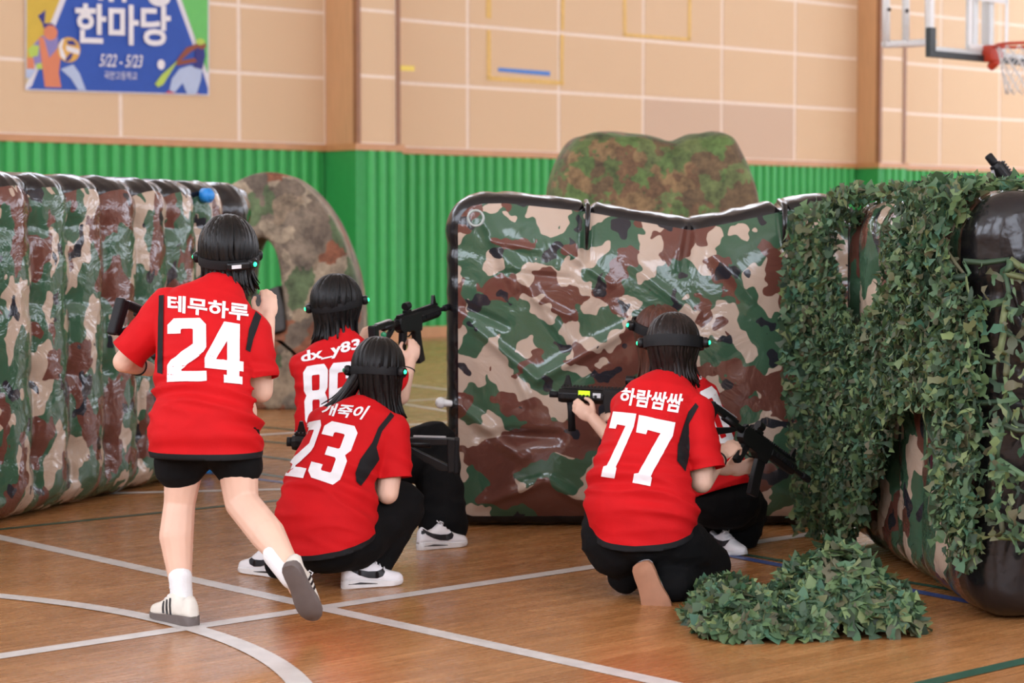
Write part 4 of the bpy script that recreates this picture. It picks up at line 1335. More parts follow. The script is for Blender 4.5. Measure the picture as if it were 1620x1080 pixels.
        # sleeve mouths
        for (p0, r0, p1, r1) in sleeves:
            p0, p1 = Vector(p0), Vector(p1); e = (p1 - p0).normalized()
            near = [f for f in bm.faces if (f.calc_center_median() - p1).length < .15 and (f.calc_center_median() - p1).dot(e) > -.045]
            g = list({v for f in near for v in f.verts}) + list({x for f in near for x in f.edges}) + near
            bmesh.ops.bisect_plane(bm, geom=g, plane_co=p1, plane_no=e)
            dl = [f for f in bm.faces if (f.calc_center_median() - p1).length < .16 and (f.calc_center_median() - p1).dot(e) > 1e-4 and ((f.calc_center_median() - p1) - e * (f.calc_center_median() - p1).dot(e)).length < r1 * 1.6]
            bmesh.ops.delete(bm, geom=dl, context='FACES')
        if hem:
            a0 = (a0 - Vector((0, tilt, 0))).normalized()
            bmesh.ops.bisect_plane(bm, geom=bm.verts[:] + bm.edges[:] + bm.faces[:], plane_co=h0, plane_no=-a0, clear_outer=True)
            if hem_up:
                bmesh.ops.bisect_plane(bm, geom=bm.verts[:] + bm.edges[:] + bm.faces[:], plane_co=h0 + a0 * hem_up, plane_no=a0)
                for f in bm.faces:
                    if (f.calc_center_median() - h0).dot(a0) < hem_up: f.material_index = 1
        bm.to_mesh(me); bm.free()
        mi = [p.material_index for p in me.polygons]; finish(me, [M['red'], M['blackknit']]); me.polygons.foreach_set('material_index', mi)
        o = obj('shirt', me, s.root); md = o.modifiers.new('thick', 'SOLIDIFY'); md.thickness = .003; md.offset = -1
        s.shirt_o = o; s.bvh = BVHTree.FromPolygons([v.co[:] for v in me.vertices], [p.vertices[:] for p in me.polygons])
        return o

    def decal(s, name, v2, faces, corners, m, off=.0035, step=.01):
        """print laid on the shirt: unit-square shape stretched to four corner points of the back"""
        bm = bmesh.new(); c = corners
        vs_ = [bm.verts.new((x, y, 0)) for x, y in v2]
        for f in faces:
            try: bm.faces.new([vs_[i] for i in f])
            except ValueError: pass
        w_ = max(math.hypot(c[1][0] - c[0][0], c[1][1] - c[0][1]), 1) / 430; h_ = max(math.hypot(c[3][0] - c[0][0], c[3][1] - c[0][1]), 1) / 430
        for k in range(1, int(w_ / step)): bmesh.ops.bisect_plane(bm, geom=bm.verts[:] + bm.edges[:] + bm.faces[:], plane_co=(k * step / w_, 0, 0), plane_no=(1, 0, 0))
        for k in range(1, int(h_ / step)): bmesh.ops.bisect_plane(bm, geom=bm.verts[:] + bm.edges[:] + bm.faces[:], plane_co=(0, k * step / h_, 0), plane_no=(0, 1, 0))
        bad = []
        for v in bm.verts:
            a, b = v.co.x, v.co.y
            px = (c[0][0] * (1 - a) + c[1][0] * a) * (1 - b) + (c[3][0] * (1 - a) + c[2][0] * a) * b
            py = (c[0][1] * (1 - a) + c[1][1] * a) * (1 - b) + (c[3][1] * (1 - a) + c[2][1] * a) * b
            d_ = ray(px, py).normalized(); hit = s.bvh.ray_cast(Vector((0, 0, CAMH)), d_)
            if hit[0] is None: bad.append(v); continue
            v.co = hit[0] + hit[1] * off * (1 if hit[1].dot(d_) < 0 else -1)
        bmesh.ops.delete(bm, geom=bad, context='VERTS')
        bmesh.ops.recalc_face_normals(bm, faces=bm.faces)
        me = bpy.data.meshes.new(name); bm.to_mesh(me); bm.free(); finish(me, m)
        return obj(name, me, s.shirt_o)

    def poly_decal(s, name, polys, corners, m, off=.0035):
        bm = bmesh.new()
        for pl in polys:
            vv = [bm.verts.new((x, y, 0)) for x, y in pl]; bm.faces.new(vv).normal_update()
        bmesh.ops.triangulate(bm, faces=bm.faces[:]); bm.verts.index_update()
        v = [tuple(q.co[:2]) for q in bm.verts]; f = [tuple(q.index for q in fc.verts) for fc in bm.faces]; bm.free()
        return s.decal(name, v, f, corners, m, off)

    def px_decal(s, name, pl, m, off=.0038):
        x0, x1 = min(p[0] for p in pl), max(p[0] for p in pl); y0, y1 = min(p[1] for p in pl), max(p[1] for p in pl)
        return s.poly_decal(name, [[((x - x0) / (x1 - x0), (y - y0) / (y1 - y0)) for x, y in pl]], [(x0, y0), (x1, y0), (x1, y1), (x0, y1)], m, off)

    def cloth(s, name, chains, m, voxel=.011, smooth=5, balls=(), wr=.006, seed=0, cuts=()):
        mb = MB()
        for ch in chains: mb.chain([(Vector(p), r) for p, r in ch])
        for b in balls: mb.ball(*b)
        me = remesh(mb, voxel, smooth, .5)
        bm = bmesh.new(); bm.from_mesh(me); bm.normal_update()
        for v in bm.verts:
            w1 = noise.noise(v.co * 9 + Vector((seed, 0, 0))); w2 = noise.noise(Vector((v.co.x * 6, v.co.y * 6, v.co.z * 16)) + Vector((0, seed, 0)))
            v.co += v.normal * (wr * (1 - 2 * abs(w2)) + wr * .6 * w1)
            if v.co.z < .004: v.co.z = .004
        for co, no, rad in cuts:
            co, no = Vector(co), Vector(no).normalized()
            near = [f for f in bm.faces if (f.calc_center_median() - co).length < rad]
            g = list({v for f in near for v in f.verts}) + list({x for f in near for x in f.edges}) + near
            bmesh.ops.bisect_plane(bm, geom=g, plane_co=co, plane_no=no)
            dl = [f for f in bm.faces if (f.calc_center_median() - co).length < rad * 1.1 and (f.calc_center_median() - co).dot(no) > 1e-4]
            bmesh.ops.delete(bm, geom=dl, context='FACES')
        bm.to_mesh(me); bm.free()
        o = obj(name, finish(me, m), s.root)
        if cuts: md = o.modifiers.new('thick', 'SOLIDIFY'); md.thickness = .003; md.offset = -1
        return o

    def wristband(s, p, ax, r):
        p, ax = Vector(p), Vector(ax).normalized(); a = ax.orthogonal().normalized(); b = ax.cross(a); mb = MB()
        mb.tube([p + (a * math.cos(t_) + b * math.sin(t_)) * r for t_ in [2 * math.pi * e / 24 for e in range(24)]], .0032, 6, closed=True); mb.build('hair_tie', M['ink'], s.root)


# ---- block numerals (unit square, y down), drawn as closed outlines cut into simple pieces
def stroke_num(ch):
    t = .27
    if ch == '2': return [[(0, .24), (0, .1), (.16, 0), (.84, 0), (1, .1), (1, .46), (.92, .54), (.36, .8), (.36, .83), (1, .83), (1, 1), (0, 1), (0, .74), (.1, .64), (.66, .4), (.66, .18), (.62, .165), (.38, .165), (.34, .18), (.34, .24)]]
    if ch == '4': return [[(.58, 0), (.9, 0), (.9, .62), (1, .62), (1, .78), (.9, .78), (.9, .86), (.98, .86), (.98, 1), (.5, 1), (.5, .86), (.58, .86)], [(.58, 0), (.58, .3), (.3, .62), (.58, .62), (.58, .78), (0, .78), (0, .62), (.5, 0)]]
    if ch == '3': return [[(0, .25), (0, .1), (.16, 0), (.84, 0), (1, .1), (1, .4), (.88, .49), (1, .58), (1, .9), (.84, 1), (.16, 1), (0, .9), (0, .74), (.34, .74), (.34, .82), (.38, .835), (.62, .835), (.66, .82), (.66, .6), (.62, .575), (.3, .575), (.3, .42), (.62, .42), (.66, .4), (.66, .18), (.62, .165), (.38, .165), (.34, .18), (.34, .25)]]
    if ch == '7': return [[(0, 0), (1, 0), (1, .2), (.62, .84), (.66, .86), (.66, 1), (.14, 1), (.14, .86), (.26, .84), (.66, .2), (.3, .19), (.28, .26), (0, .26)]]
    if ch == '8': return fix8()
    if ch == '6': return [[(.5, 0), (.84, 0), (1, .1), (1, .28), (.66, .28), (.66, .18), (.62, .165), (.5, .165)], [(.5, .42), (.84, .42), (1, .52), (1, .9), (.84, 1), (.5, 1), (.5, .835), (.62, .835), (.66, .82), (.66, .6), (.62, .575), (.5, .575)],
                          [(.5, 0), (.16, 0), (0, .1), (0, .9), (.16, 1), (.5, 1), (.5, .835), (.38, .835), (.34, .82), (.34, .6), (.38, .575), (.5, .575), (.5, .42), (.34, .44), (.34, .18), (.38, .165), (.5, .165)]]
    if ch == '0': return [[(.5, 0), (.84, 0), (1, .1), (1, .9), (.84, 1), (.5, 1), (.5, .835), (.62, .835), (.66, .82), (.66, .18), (.62, .165), (.5, .165)], [(.5, 0), (.16, 0), (0, .1), (0, .9), (.16, 1), (.5, 1), (.5, .835), (.38, .835), (.34, .82), (.34, .18), (.38, .165), (.5, .165)]]


def fix8():
    a = [(.5, 0), (.84, 0), (1, .1), (1, .4), (.9, .49), (1, .58), (1, .9), (.84, 1), (.5, 1), (.5, .835), (.62, .835), (.66, .82), (.66, .6), (.62, .575), (.5, .575), (.5, .42), (.62, .42), (.66, .4), (.66, .18), (.62, .165), (.5, .165)]
    return [a, [(1 - x, y) for x, y in a]]


# ================================================================== SHOES
def shoe(person, heel, toe, upv, style, L=.25, wide=1.0):
    """heel and toe: points under the sole; upv: up out of the shoe"""
    heel, toe = Vector(heel), Vector(toe); x = (toe - heel).normalized(); z = Vector(upv); z = (z - x * z.dot(x)).normalized(); y = z.cross(x)
    k = L / .25; T = lambda a, b, c: heel + (x * a + y * b * wide + z * c) * k
    prof = [(0.0, .012, .0, .03, .05), (.006, .024, .0, .032, .075), (.022, .031, .0, .033, .086), (.05, .033, .0, .032, .07), (.08, .033, 0, .029, .078), (.105, .034, 0, .027, .094), (.13, .037, 0, .025, .082), (.16, .042, 0, .023, .064), (.19, .043, 0, .021, .053), (.215, .039, .002, .02, .047), (.235, .029, .005, .02, .042), (.246, .015, .009, .02, .034), (.25, .006, .012, .02, .028)]
    hs = 1.2
    prof = [(a, w_, zb_, zs * 1.05, .02 + (h - .02) * hs) for (a, w_, zb_, zs, h) in prof]
    st = {'cortez': ('shoe_white', 'sole_white'), 'samba': ('shoe_cream', 'sole_grey'), 'gum': ('shoe_white', 'sole_tan')}[style]
    up_ = MB(); rings = []
    for (a, w_, zb_, zs, h) in prof:
        r_ = []
        for i in range(17):
            t_ = math.pi * i / 16; cy = math.cos(t_); r_.append(T(a, w_ * .95 * abs(cy) ** .75 * math.copysign(1, cy), zs - .004 + (h - zs + .004) * math.sin(t_) ** .8))
        rings.append(r_)
    up_.rings(rings); U = up_.build('shoe', M[st[0]], person.root)
    sm = MB(); rg = []
    for (a, w_, zb_, zs, h) in prof:
        e = 1.06
        rg.append([T(a, w_ * e, zb_ + .004), T(a, w_ * e, zs), T(a, w_ * .9, zs + .002), T(a, -w_ * .9, zs + .002), T(a, -w_ * e, zs), T(a, -w_ * e, zb_ + .004), T(a, -w_ * .93, zb_), T(a, w_ * .93, zb_)])
    sm.rings(rg); sm.build('sole', M[st[1]], U, sharp=45)
    me = U.data; bv = BVHTree.FromPolygons([v.co[:] for v in me.vertices], [p.vertices[:] for p in me.polygons])

    def mark(name, pl, m):
        for sd in (1, -1):
            bm = bmesh.new(); f = bm.faces.new([bm.verts.new((a, b, 0)) for a, b in pl]); f.normal_update(); bmesh.ops.triangulate(bm, faces=bm.faces[:])
            for kx in range(1, 25): bmesh.ops.bisect_plane(bm, geom=bm.verts[:] + bm.edges[:] + bm.faces[:], plane_co=(kx * .01, 0, 0), plane_no=(1, 0, 0))
            for kx in range(1, 9): bmesh.ops.bisect_plane(bm, geom=bm.verts[:] + bm.edges[:] + bm.faces[:], plane_co=(0, kx * .01, 0), plane_no=(0, 1, 0))
            for v in bm.verts:
                o_ = T(v.co.x, sd * .2, v.co.y); hit = bv.ray_cast(o_, -y * sd)
                if hit[0] is None: hit = bv.find_nearest(T(v.co.x, sd * .035, v.co.y))
                v.co = hit[0] + y * sd * .0022
            bmesh.ops.recalc_face_normals(bm, faces=bm.faces)
            m2 = bpy.data.meshes.new(name); bm.to_mesh(m2); bm.free(); obj(name, finish(m2, M[m]), U)
    if style == 'cortez':
        SW = [(.014, .074), (.03, .06), (.06, .046), (.095, .036), (.13, .033), (.152, .039), (.163, .052), (.161, .063), (.15, .06), (.13, .056), (.095, .057), (.06, .063), (.03, .075), (.018, .082)]; mark('side_mark', [(a, .02 + (b - .02) * hs) for a, b in SW], 'ink')
        mark('heel_patch', [(.004, .07), (.02, .074), (.024, .092), (.012, .092)], 'ink')
        for sd in (1, -1):
            q = MB(); q.tube([T(.015, sd * .031, .019), T(.06, sd * .0352, .021), T(.13, sd * .0392, .016)], [.001, .004, .001], 6); q.build('sole_stripe', M['sole_dark'], U)
    elif style == 'samba':
        for kx in range(3): mark('side_stripe', [(.088 + kx * .02, .03), (.098 + kx * .02, .03), (.108 + kx * .018, .084 - kx * .007), (.099 + kx * .018, .084 - kx * .007)], 'ink')
    else:
        mark('side_mark', [(.06, .03), (.09, .03), (.11, .065), (.09, .07)], 'line_green')
    lc = MB()
    for kx in range(4):
        a = .115 + kx * .018; zz = (.09 - kx * .0105) * 1.16; lc.tube([T(a, -.02, zz - .006), T(a + .004, 0, zz + .003), T(a, .02, zz - .006)], .0028, 6)
    for sd in (1, -1): lc.tube([T(.11, 0, .109), T(.105, sd * .012, .119), T(.115, sd * .022, .115), T(.12, sd * .014, .105)], .0025, 6)
    lc.build('laces', M['shoe_white'], U)
    return U
# ================================================================== THE FIVE PLAYERS
BACK = Vector((0, -1, 0))


def number(p, chars, corners):
    for c, q in zip(chars, corners): p.poly_decal('jersey_number', stroke_num(c), q, M['print'])


def lettering(p, txt, corners, bold=.03):
    v, f = text_polys(txt, bold); p.decal('jersey_lettering', [tuple(x) for x in v], f, corners, M['print'])


# ---- jersey 24, striding away on the left
A = Person(G(290, 988), 'person in red jersey 24, black shorts and white socks, striding with one foot raised')
A.limb((P(302, 650, 7.25), .088), (P(284, 796, 7.28), .056), (P(279, 848, 7.24), .061), (P(287, 940, 7.2), .034), (P(288, 962, 7.2), .034), (P(262, 970, 7.3), .028))
A.limb((P(366, 650, 7.25), .09), (P(382, 794, 7.22), .06), (P(424, 846, 7.08), .061), (P(456, 893, 6.96), .036), (P(470, 930, 6.95), .03))
A.b.ball(P(330, 650, 7.27), [Vector((.15, 0, 0)), Vector((0, .11, 0)), Vector((0, 0, .12))])
A.limb((P(330, 640, 7.28), .11), (P(335, 540, 7.36), .1), (P(345, 478, 7.42), .07), (P(352, 445, 7.45), .045), (P(360, 415, 7.49), .05))
A.limb((P(270, 490, 7.4), .052), (P(196, 572, 7.42), .04), (P(236, 584, 7.58), .027))
A.limb((P(398, 520, 7.36), .05), (P(413, 618, 7.38), .043), (P(424, 505, 7.55), .027))
A.hand(P(236, 584, 7.58), (.5, .8, -.1), (-.3, -.3, .8), (.3, .4, .6), .9)
A.hand(P(424, 505, 7.55), (.05, .25, 1), (.3, -1, .2), (-1, 0, 0), .8)
A.head(P(362, 404, 7.5), (.06, 1, -.12), (-.04, .12, 1))
A.body()
A.shirt([((242, 721), (409, 721), 7.25, 7.22, .15), ((238, 690), (413, 690), 7.25, 7.22, .155), ((245, 645), (408, 648), 7.27, 7.24, .138), ((251, 595), (402, 602), 7.31, 7.28, .122), ((252, 548), (398, 562), 7.35, 7.31, .116), ((250, 508), (402, 532), 7.38, 7.33, .115), ((254, 478), (406, 512), 7.4, 7.35, .1), ((283, 458), (394, 484), 7.42, 7.38, .08), ((322, 447), (384, 460), 7.43, 7.41, .058), ((332, 438), (376, 448), 7.44, 7.43, .05)],
        [(P(268, 489, 7.4), .078, P(203, 560, 7.4), .063), (P(396, 522, 7.35), .072, P(410, 600, 7.32), .063)], seed=3)
lettering(A, '테무하루', [(266, 466), (394, 482), (392, 509), (266, 493)])
number(A, '24', [[(266, 504), (326, 503), (327, 603), (265, 605)], [(324, 504), (385, 514), (384, 609), (324, 603)]])
A.px_decal('side_panel', [(252, 468), (260, 467), (259, 530), (258, 592), (250, 590), (251, 530)], M['blackknit'])
A.px_decal('side_panel', [(404, 493), (413, 501), (401, 536), (396, 557), (388, 553), (394, 520)], M['blackknit'])
A.cloth('shorts', [[(P(303, 690, 7.25), .125), (P(284, 733, 7.26), .09)], [(P(358, 690, 7.24), .125), (P(377, 733, 7.24), .085)]], M['blackcloth'], seed=5, smooth=4)
A.cloth('sock', [[(P(285, 911, 7.2), .0395), (P(288, 945, 7.2), .037), (P(290, 966, 7.2), .04)]], M['sock'], .006, 3, wr=.003)
A.cloth('sock', [[(P(437, 877, 7.01), .044), (P(464, 912, 6.94), .042)]], M['sock'], .006, 3, wr=.003)
shoe(A, G(307, 991), G(238, 972), UP, 'samba', L=.262)
shoe(A, P(455, 895, 6.86), P(492, 972, 6.93), (.15, .9, .35), 'samba', L=.235)
A.hair(M['hair'], lambda a: .1 if a < 110 or a > 250 else .115, vol=1.16, seed=4, n=190)
A.headset([(124, True), (-84, True), (50, False), (-40, False)], tilt=.3, roll=.08, z=-.012, box=(152, -1))
A.wristband(P(219, 579, 7.5), P(236, 584, 7.58) - P(196, 572, 7.42), .033)
ra, mt = rifle(P(187, 492, 7.42), P(187, 492, 7.42) + Vector((.36, .6, -.22)), 'black toy rifle under the left arm of the player in jersey 24', up=Vector((.1, 0, 1)))

# ---- jersey 23, squatting in the middle of the left group
C = Person(G(540, 925), 'person in red jersey 23 and black trousers squatting, long black hair')
C.limb((P(565, 852, 7.88), .08), (P(630, 797, 8.2), .06), (P(588, 893, 7.98), .04), (P(600, 912, 7.97), .035))
C.limb((P(475, 855, 7.88), .08), (P(475, 800, 8.3), .06), (P(446, 885, 8.15), .04))
C.b.ball(P(520, 850, 7.87), [Vector((.14, 0, 0)), Vector((0, .12, 0)), Vector((0, 0, .1))])
C.limb((P(515, 830, 7.86), .11), (P(540, 740, 7.95), .1), (P(572, 672, 8.02), .075), (P(580, 635, 8.04), .045), (P(592, 605, 8.06), .05))
C.limb((P(625, 682, 7.99), .05), (P(613, 780, 7.93), .043), (P(575, 735, 8.2), .028))
C.limb((P(510, 672, 8.0), .05), (P(508, 728, 8.2), .04), (P(500, 715, 8.34), .027))
C.hand(P(575, 735, 8.2), (-.3, .5, .4), (.2, .5, .6), (0, 0, 1), .9)
C.hand(P(500, 715, 8.34), (.3, .5, .3), (0, .5, .6), (0, 0, 1), .9)
C.head(P(598, 590, 8.08), (.12, 1, -.12), (.06, .1, 1))
C.body()
C.shirt([((450, 858), (590, 856), 7.82, 7.85, .165), ((436, 820), (593, 826), 7.82, 7.86, .165), ((447, 775), (592, 788), 7.86, 7.9, .15), ((466, 728), (600, 748), 7.9, 7.94, .13), ((484, 692), (618, 714), 7.95, 7.97, .12), ((498, 664), (634, 688), 7.98, 7.99, .108), ((515, 648), (638, 670), 8.0, 8.0, .09), ((542, 636), (616, 650), 8.02, 8.02, .07), ((557, 628), (596, 636), 8.03, 8.03, .05)],
        [(P(618, 684, 7.98), .074, P(623, 756, 7.95), .067), (P(515, 670, 8.0), .068, P(505, 705, 8.18), .06)], seed=8, tilt=.3)
lettering(C, '개죽이', [(513, 638), (586, 643), (572, 664), (508, 657)])
number(C, '23', [[(486, 668), (512, 664), (480, 757), (452, 752)], [(517, 665), (569, 676), (534, 769), (485, 753)]])
C.px_decal('side_panel', [(430 + x / 5.226, 600 + y / 5.226) for x, y in [(980, 275), (1010, 305), (910, 430), (862, 560), (885, 660), (735, 885), (695, 850), (690, 770), (730, 660), (830, 520), (880, 400)]], M['blackknit'])
C.cloth('trousers', [[(P(555, 850, 7.88), .125), (P(632, 800, 8.16), .098), (P(602, 862, 8.03), .08), (P(596, 886, 8.0), .068)], [(P(485, 855, 7.88), .125), (P(478, 805, 8.28), .095), (P(450, 890, 8.13), .075)]], M['blackcloth'], balls=[(P(522, 862, 7.86), [Vector((.175, 0, 0)), Vector((0, .165, 0)), Vector((0, 0, .1))])], seed=2, wr=.008)
C.cloth('sock', [[(P(584, 888, 7.96), .043), (P(575, 908, 7.95), .042)]], M['sock'], .006, 3, wr=.003)
shoe(C, G(541, 931), G(641, 923), UP, 'cortez', L=.25)
h_ = G(448, 914); shoe(C, h_, h_ + Vector((-.19, .17, 0)), UP, 'cortez', L=.25)
C.hair(M['hair'], lambda a: .2 if 120 < a < 240 else .17, vol=1.12, seed=9, n=230, bias=lambda a: Vector((-.75, -.1, .1)) if 215 < a < 300 else Vector((.05, 0, 0)))
C.headset([(116, True), (-78, False), (-104, False)], tilt=.0, roll=-.02, z=.005, out_=.004)
C.wristband(P(581, 742, 8.17), P(575, 735, 8.2) - P(614, 782, 8.03), .034)
hg = P(462, 704, 8.3); gd = (hg - P(722, 712, 8.28)).normalized()
rc_, mt = rifle(hg - gd * .655, hg + gd * .13, 'black toy rifle held across the knees of the player in jersey 23', up=Vector((0, -.15, 1)), scale=1.0, extras=('barrel',))
mb = MB(); mb.tube([mt @ Vector((.65, 0, .014)), mt @ Vector((.675, 0, .014))], .019, 12); mb.build('barrel', M['plastic_dull'], rc_)

# ---- jersey 86, half kneeling behind, aiming to the right
B = Person(G(600, 872), 'person in red jersey 86 kneeling and aiming a rifle past the middle barrier')
B.limb((P(565, 765, 8.92), .08), (P(688, 700, 9.2), .06), (P(700, 830, 9.02), .045), (P(708, 852, 9.0), .035))
B.limb((P(515, 765, 8.92), .08), (P(545, 845, 9.1), .055), (P(520, 850, 8.75), .04))
B.limb((P(540, 740, 8.9), .11), (P(532, 640, 8.92), .1), (P(534, 570, 8.97), .075), (P(537, 530, 8.98), .045), (P(536, 500, 9.0), .05))
B.limb((P(590, 566, 8.97), .05), (P(633, 626, 9.08), .042), (P(648, 574, 9.14), .028))
B.limb((P(482, 575, 8.95), .05), (P(515, 615, 9.25), .04), (P(572, 540, 9.15), .027))
B.hand(P(648, 574, 9.14), (.25, .25, .8), (.35, -.8, .1), (-1, 0, .2), .95)
B.hand(P(572, 540, 9.15), (.8, .2, .5), (0, -.8, .5), (0, 0, 1), .7)
B.head(P(534, 484, 9.0), (.62, .78, -.05), (.02, .05, 1))
B.body()
B.shirt([((478, 765), (600, 768), 8.85, 8.9, .15), ((474, 710), (596, 712), 8.85, 8.9, .15), ((470, 660), (592, 662), 8.88, 8.92, .132), ((467, 612), (593, 612), 8.9, 8.95, .12), ((466, 580), (597, 572), 8.92, 8.97, .115), ((474, 560), (594, 552), 8.93, 8.97, .095), ((500, 543), (575, 535), 8.95, 8.97, .075), ((517, 530), (558, 524), 8.96, 8.97, .052), ((520, 520), (556, 515), 8.97, 8.98, .048)],
        [(P(585, 570, 8.97), .07, P(632, 606, 9.05), .06), (P(484, 580, 8.95), .07, P(500, 612, 9.14), .06)], seed=12)
lettering(B, 'dx_y83', [(476, 557), (569, 535), (569, 557), (478, 579)])
number(B, '86', [[(480, 580), (519, 575), (517, 669), (484, 675)], [(521, 575), (561, 571), (558, 665), (520, 669)]])
B.cloth('trousers', [[(P(560, 770, 8.92), .12), (P(686, 702, 9.18), .1), (P(694, 760, 9.1), .1), (P(702, 828, 9.0), .105)], [(P(515, 770, 8.92), .12), (P(545, 838, 9.1), .085), (P(520, 850, 8.78), .08)]], M['blackcloth'], balls=[(P(535, 780, 8.9), [Vector((.17, 0, 0)), Vector((0, .16, 0)), Vector((0, 0, .12))])], seed=21, wr=.008)
B.cloth('sock', [[(P(690, 836, 8.97), .04), (P(686, 850, 8.96), .04)]], M['sock'], .006, 3, wr=.003)
shoe(B, G(661, 870), G(743, 862), UP, 'cortez', L=.245)
B.hair(M['hair'], lambda a: .15, vol=1.1, seed=14, n=200, face=62)
B.headset([(44, True), (-112, False), (-138, True)], tilt=.22, roll=.0, z=.008)
B.wristband(P(645, 584, 9.13), P(648, 574, 9.14) - P(633, 626, 9.08), .031)
rb_, mt = rifle(P(590, 532, 8.98), P(703, 492, 9.56), 'black toy rifle aimed past the middle barrier by the player in jersey 86', scale=.9)
mb = MB(); q_ = mt @ Vector((.05, -.03, .0)); mb.ball(q_, [Vector((.013, 0, 0)), Vector((0, .006, 0)), Vector((0, 0, .013))], 12, 8); mb.build('lamp', M['led_off'], rb_)

# ---- jersey 77, kneeling on the right
dy = .18
Q = lambda x, y, Y: P(x, y, Y + dy)
Dp = Person(G(1030, 955), 'person in red jersey 77 and black trousers kneeling, dark hair under a black headset strap')
Dp.limb((Q(1060, 850, 7.5), .085), (Q(1118, 900, 7.74), .06), (Q(1060, 916, 7.52), .045), (Q(1038, 925, 7.44), .03))
Dp.limb((Q(970, 850, 7.5), .085), (Q(960, 800, 7.9), .06), (Q(988, 898, 7.6), .045))
Dp.b.ball(Q(1015, 840, 7.5), [Vector((.15, 0, 0)), Vector((0, .12, 0)), Vector((0, 0, .1))])
Dp.limb((Q(1015, 820, 7.52), .12), (Q(1025, 720, 7.57), .1), (Q(1050, 640, 7.66), .075), (Q(1058, 598, 7.7), .045), (Q(1064, 565, 7.72), .05))
Dp.limb((Q(1105, 650, 7.6), .052), (Q(1110, 762, 7.56), .043), (Q(1140, 722, 7.76), .028))
Dp.limb((Q(992, 645, 7.68), .05), (Q(1010, 720, 7.95), .04), (Q(1150, 742, 7.98), .027))
Dp.hand(Q(1140, 722, 7.76), (.6, .45, .45), (.1, -.5, .8), (-.4, .6, .6), .75)
Dp.hand(Q(1150, 742, 7.98), (.9, -.1, .1), (.1, -.9, -.2), (0, 0, 1), .6, spread=1)
Dp.head(Q(1067, 550, 7.73), (.5, .85, -.08), (-.05, .1, 1))
Dp.body()
Dp.shirt([((934, 832), (1098, 838), 7.5 + dy, 7.5 + dy, .165), ((927, 795), (1102, 804), 7.5 + dy, 7.5 + dy, .165), ((937, 748), (1090, 760), 7.54 + dy, 7.52 + dy, .145), ((954, 704), (1086, 716), 7.58 + dy, 7.55 + dy, .126), ((965, 664), (1094, 680), 7.62 + dy, 7.58 + dy, .116), ((974, 636), (1108, 655), 7.65 + dy, 7.6 + dy, .11), ((990, 613), (1112, 636), 7.67 + dy, 7.63 + dy, .095), ((1015, 600), (1098, 614), 7.69 + dy, 7.67 + dy, .075), ((1034, 590), (1080, 598), 7.7 + dy, 7.69 + dy, .05)],
         [(Q(1098, 655, 7.6), .076, Q(1115, 743, 7.55), .066), (Q(995, 645, 7.68), .07, Q(1005, 690, 7.88), .06)], seed=17, tilt=.38)
lettering(Dp, '하람쌈쌈', [(984, 613), (1082, 624), (1075, 654), (979, 639)])
number(Dp, '77', [[(971, 651), (1007, 655), (986, 758), (946, 752)], [(1011, 657), (1068, 668), (1047, 774), (993, 762)]])
Dp.px_decal('side_panel', [(860 + x / 3.6, 460 + y / 3.6) for x, y in [(865, 640), (882, 660), (826, 760), (832, 900), (805, 1028), (757, 970), (762, 880), (790, 780), (822, 690)]], M['blackknit'])
Dp.cloth('trousers', [[(Q(1055, 855, 7.52), .13), (Q(1115, 898, 7.74), .1), (Q(1070, 905, 7.55), .09), (Q(1060, 925, 7.46), .085)], [(Q(975, 855, 7.52), .13), (Q(962, 805, 7.88), .09), (Q(988, 895, 7.58), .06), (Q(988, 912, 7.56), .062)]], M['blackcloth'], balls=[(Q(1015, 848, 7.51), [Vector((.185, 0, 0)), Vector((0, .165, 0)), Vector((0, 0, .105))])], seed=31, wr=.008)
shoe(Dp, Q(1012, 890, 7.33), G(1036, 958) + Vector((0, .0, .012)), (.22, 1, .1), 'gum', L=.235, wide=1.25)
h_ = G(990, 922) + Vector((0, .06, 0)); shoe(Dp, h_, h_ + Vector((-.03, .2, 0)), UP, 'cortez', L=.22)
Dp.hair(M['hair_dark'], lambda a: .13, vol=1.06, seed=24, n=210)
Dp.headset([(74, True), (-112, True)], tilt=-.06, roll=.02, z=.018, wide=.022, out_=.012)
Dp.wristband(Q(1136, 727, 7.73), Q(1140, 722, 7.76) - Q(1110, 762, 7.56), .032)
rd_, mt = rifle(Q(1122, 652, 7.72), Q(1276, 762, 8.12), 'black toy rifle pointing down to the right, held by the player in jersey 77', scale=.86)

# ---- brown-haired player behind jersey 77, aiming to the left
E_ = Person(G(1140, 872), 'person with long brown hair in a red jersey, crouching behind the player in jersey 77')
E_.limb((P(1165, 795, 8.82), .08), (P(1180, 805, 9.1), .06), (P(1160, 860, 8.9), .04))
E_.limb((P(1115, 795, 8.82), .08), (P(1110, 805, 9.1), .06), (P(1125, 860, 8.9), .04))
E_.limb((P(1138, 770, 8.76), .11), (P(1105, 690, 8.78), .1), (P(1068, 620, 8.85), .075), (P(1055, 590, 8.87), .045), (P(1045, 550, 8.86), .05))
E_.limb((P(1025, 622, 8.85), .05), (P(992, 722, 8.8), .04), (P(938, 662, 8.88), .027))
E_.limb((P(1115, 622, 8.84), .05), (P(1060, 700, 9.1), .04), (P(990, 660, 8.92), .027))
E_.hand(P(938, 662, 8.88), (-.75, .1, .55), (-.15, -.9, .1), (.5, 0, .8), 1.0)
E_.hand(P(990, 660, 8.92), (-.9, .0, .1), (0, -.5, .8), (0, .8, .4), .9)
E_.head(P(1042, 532, 8.86), (-.6, .8, .02), (-.12, .05, 1))
E_.body()
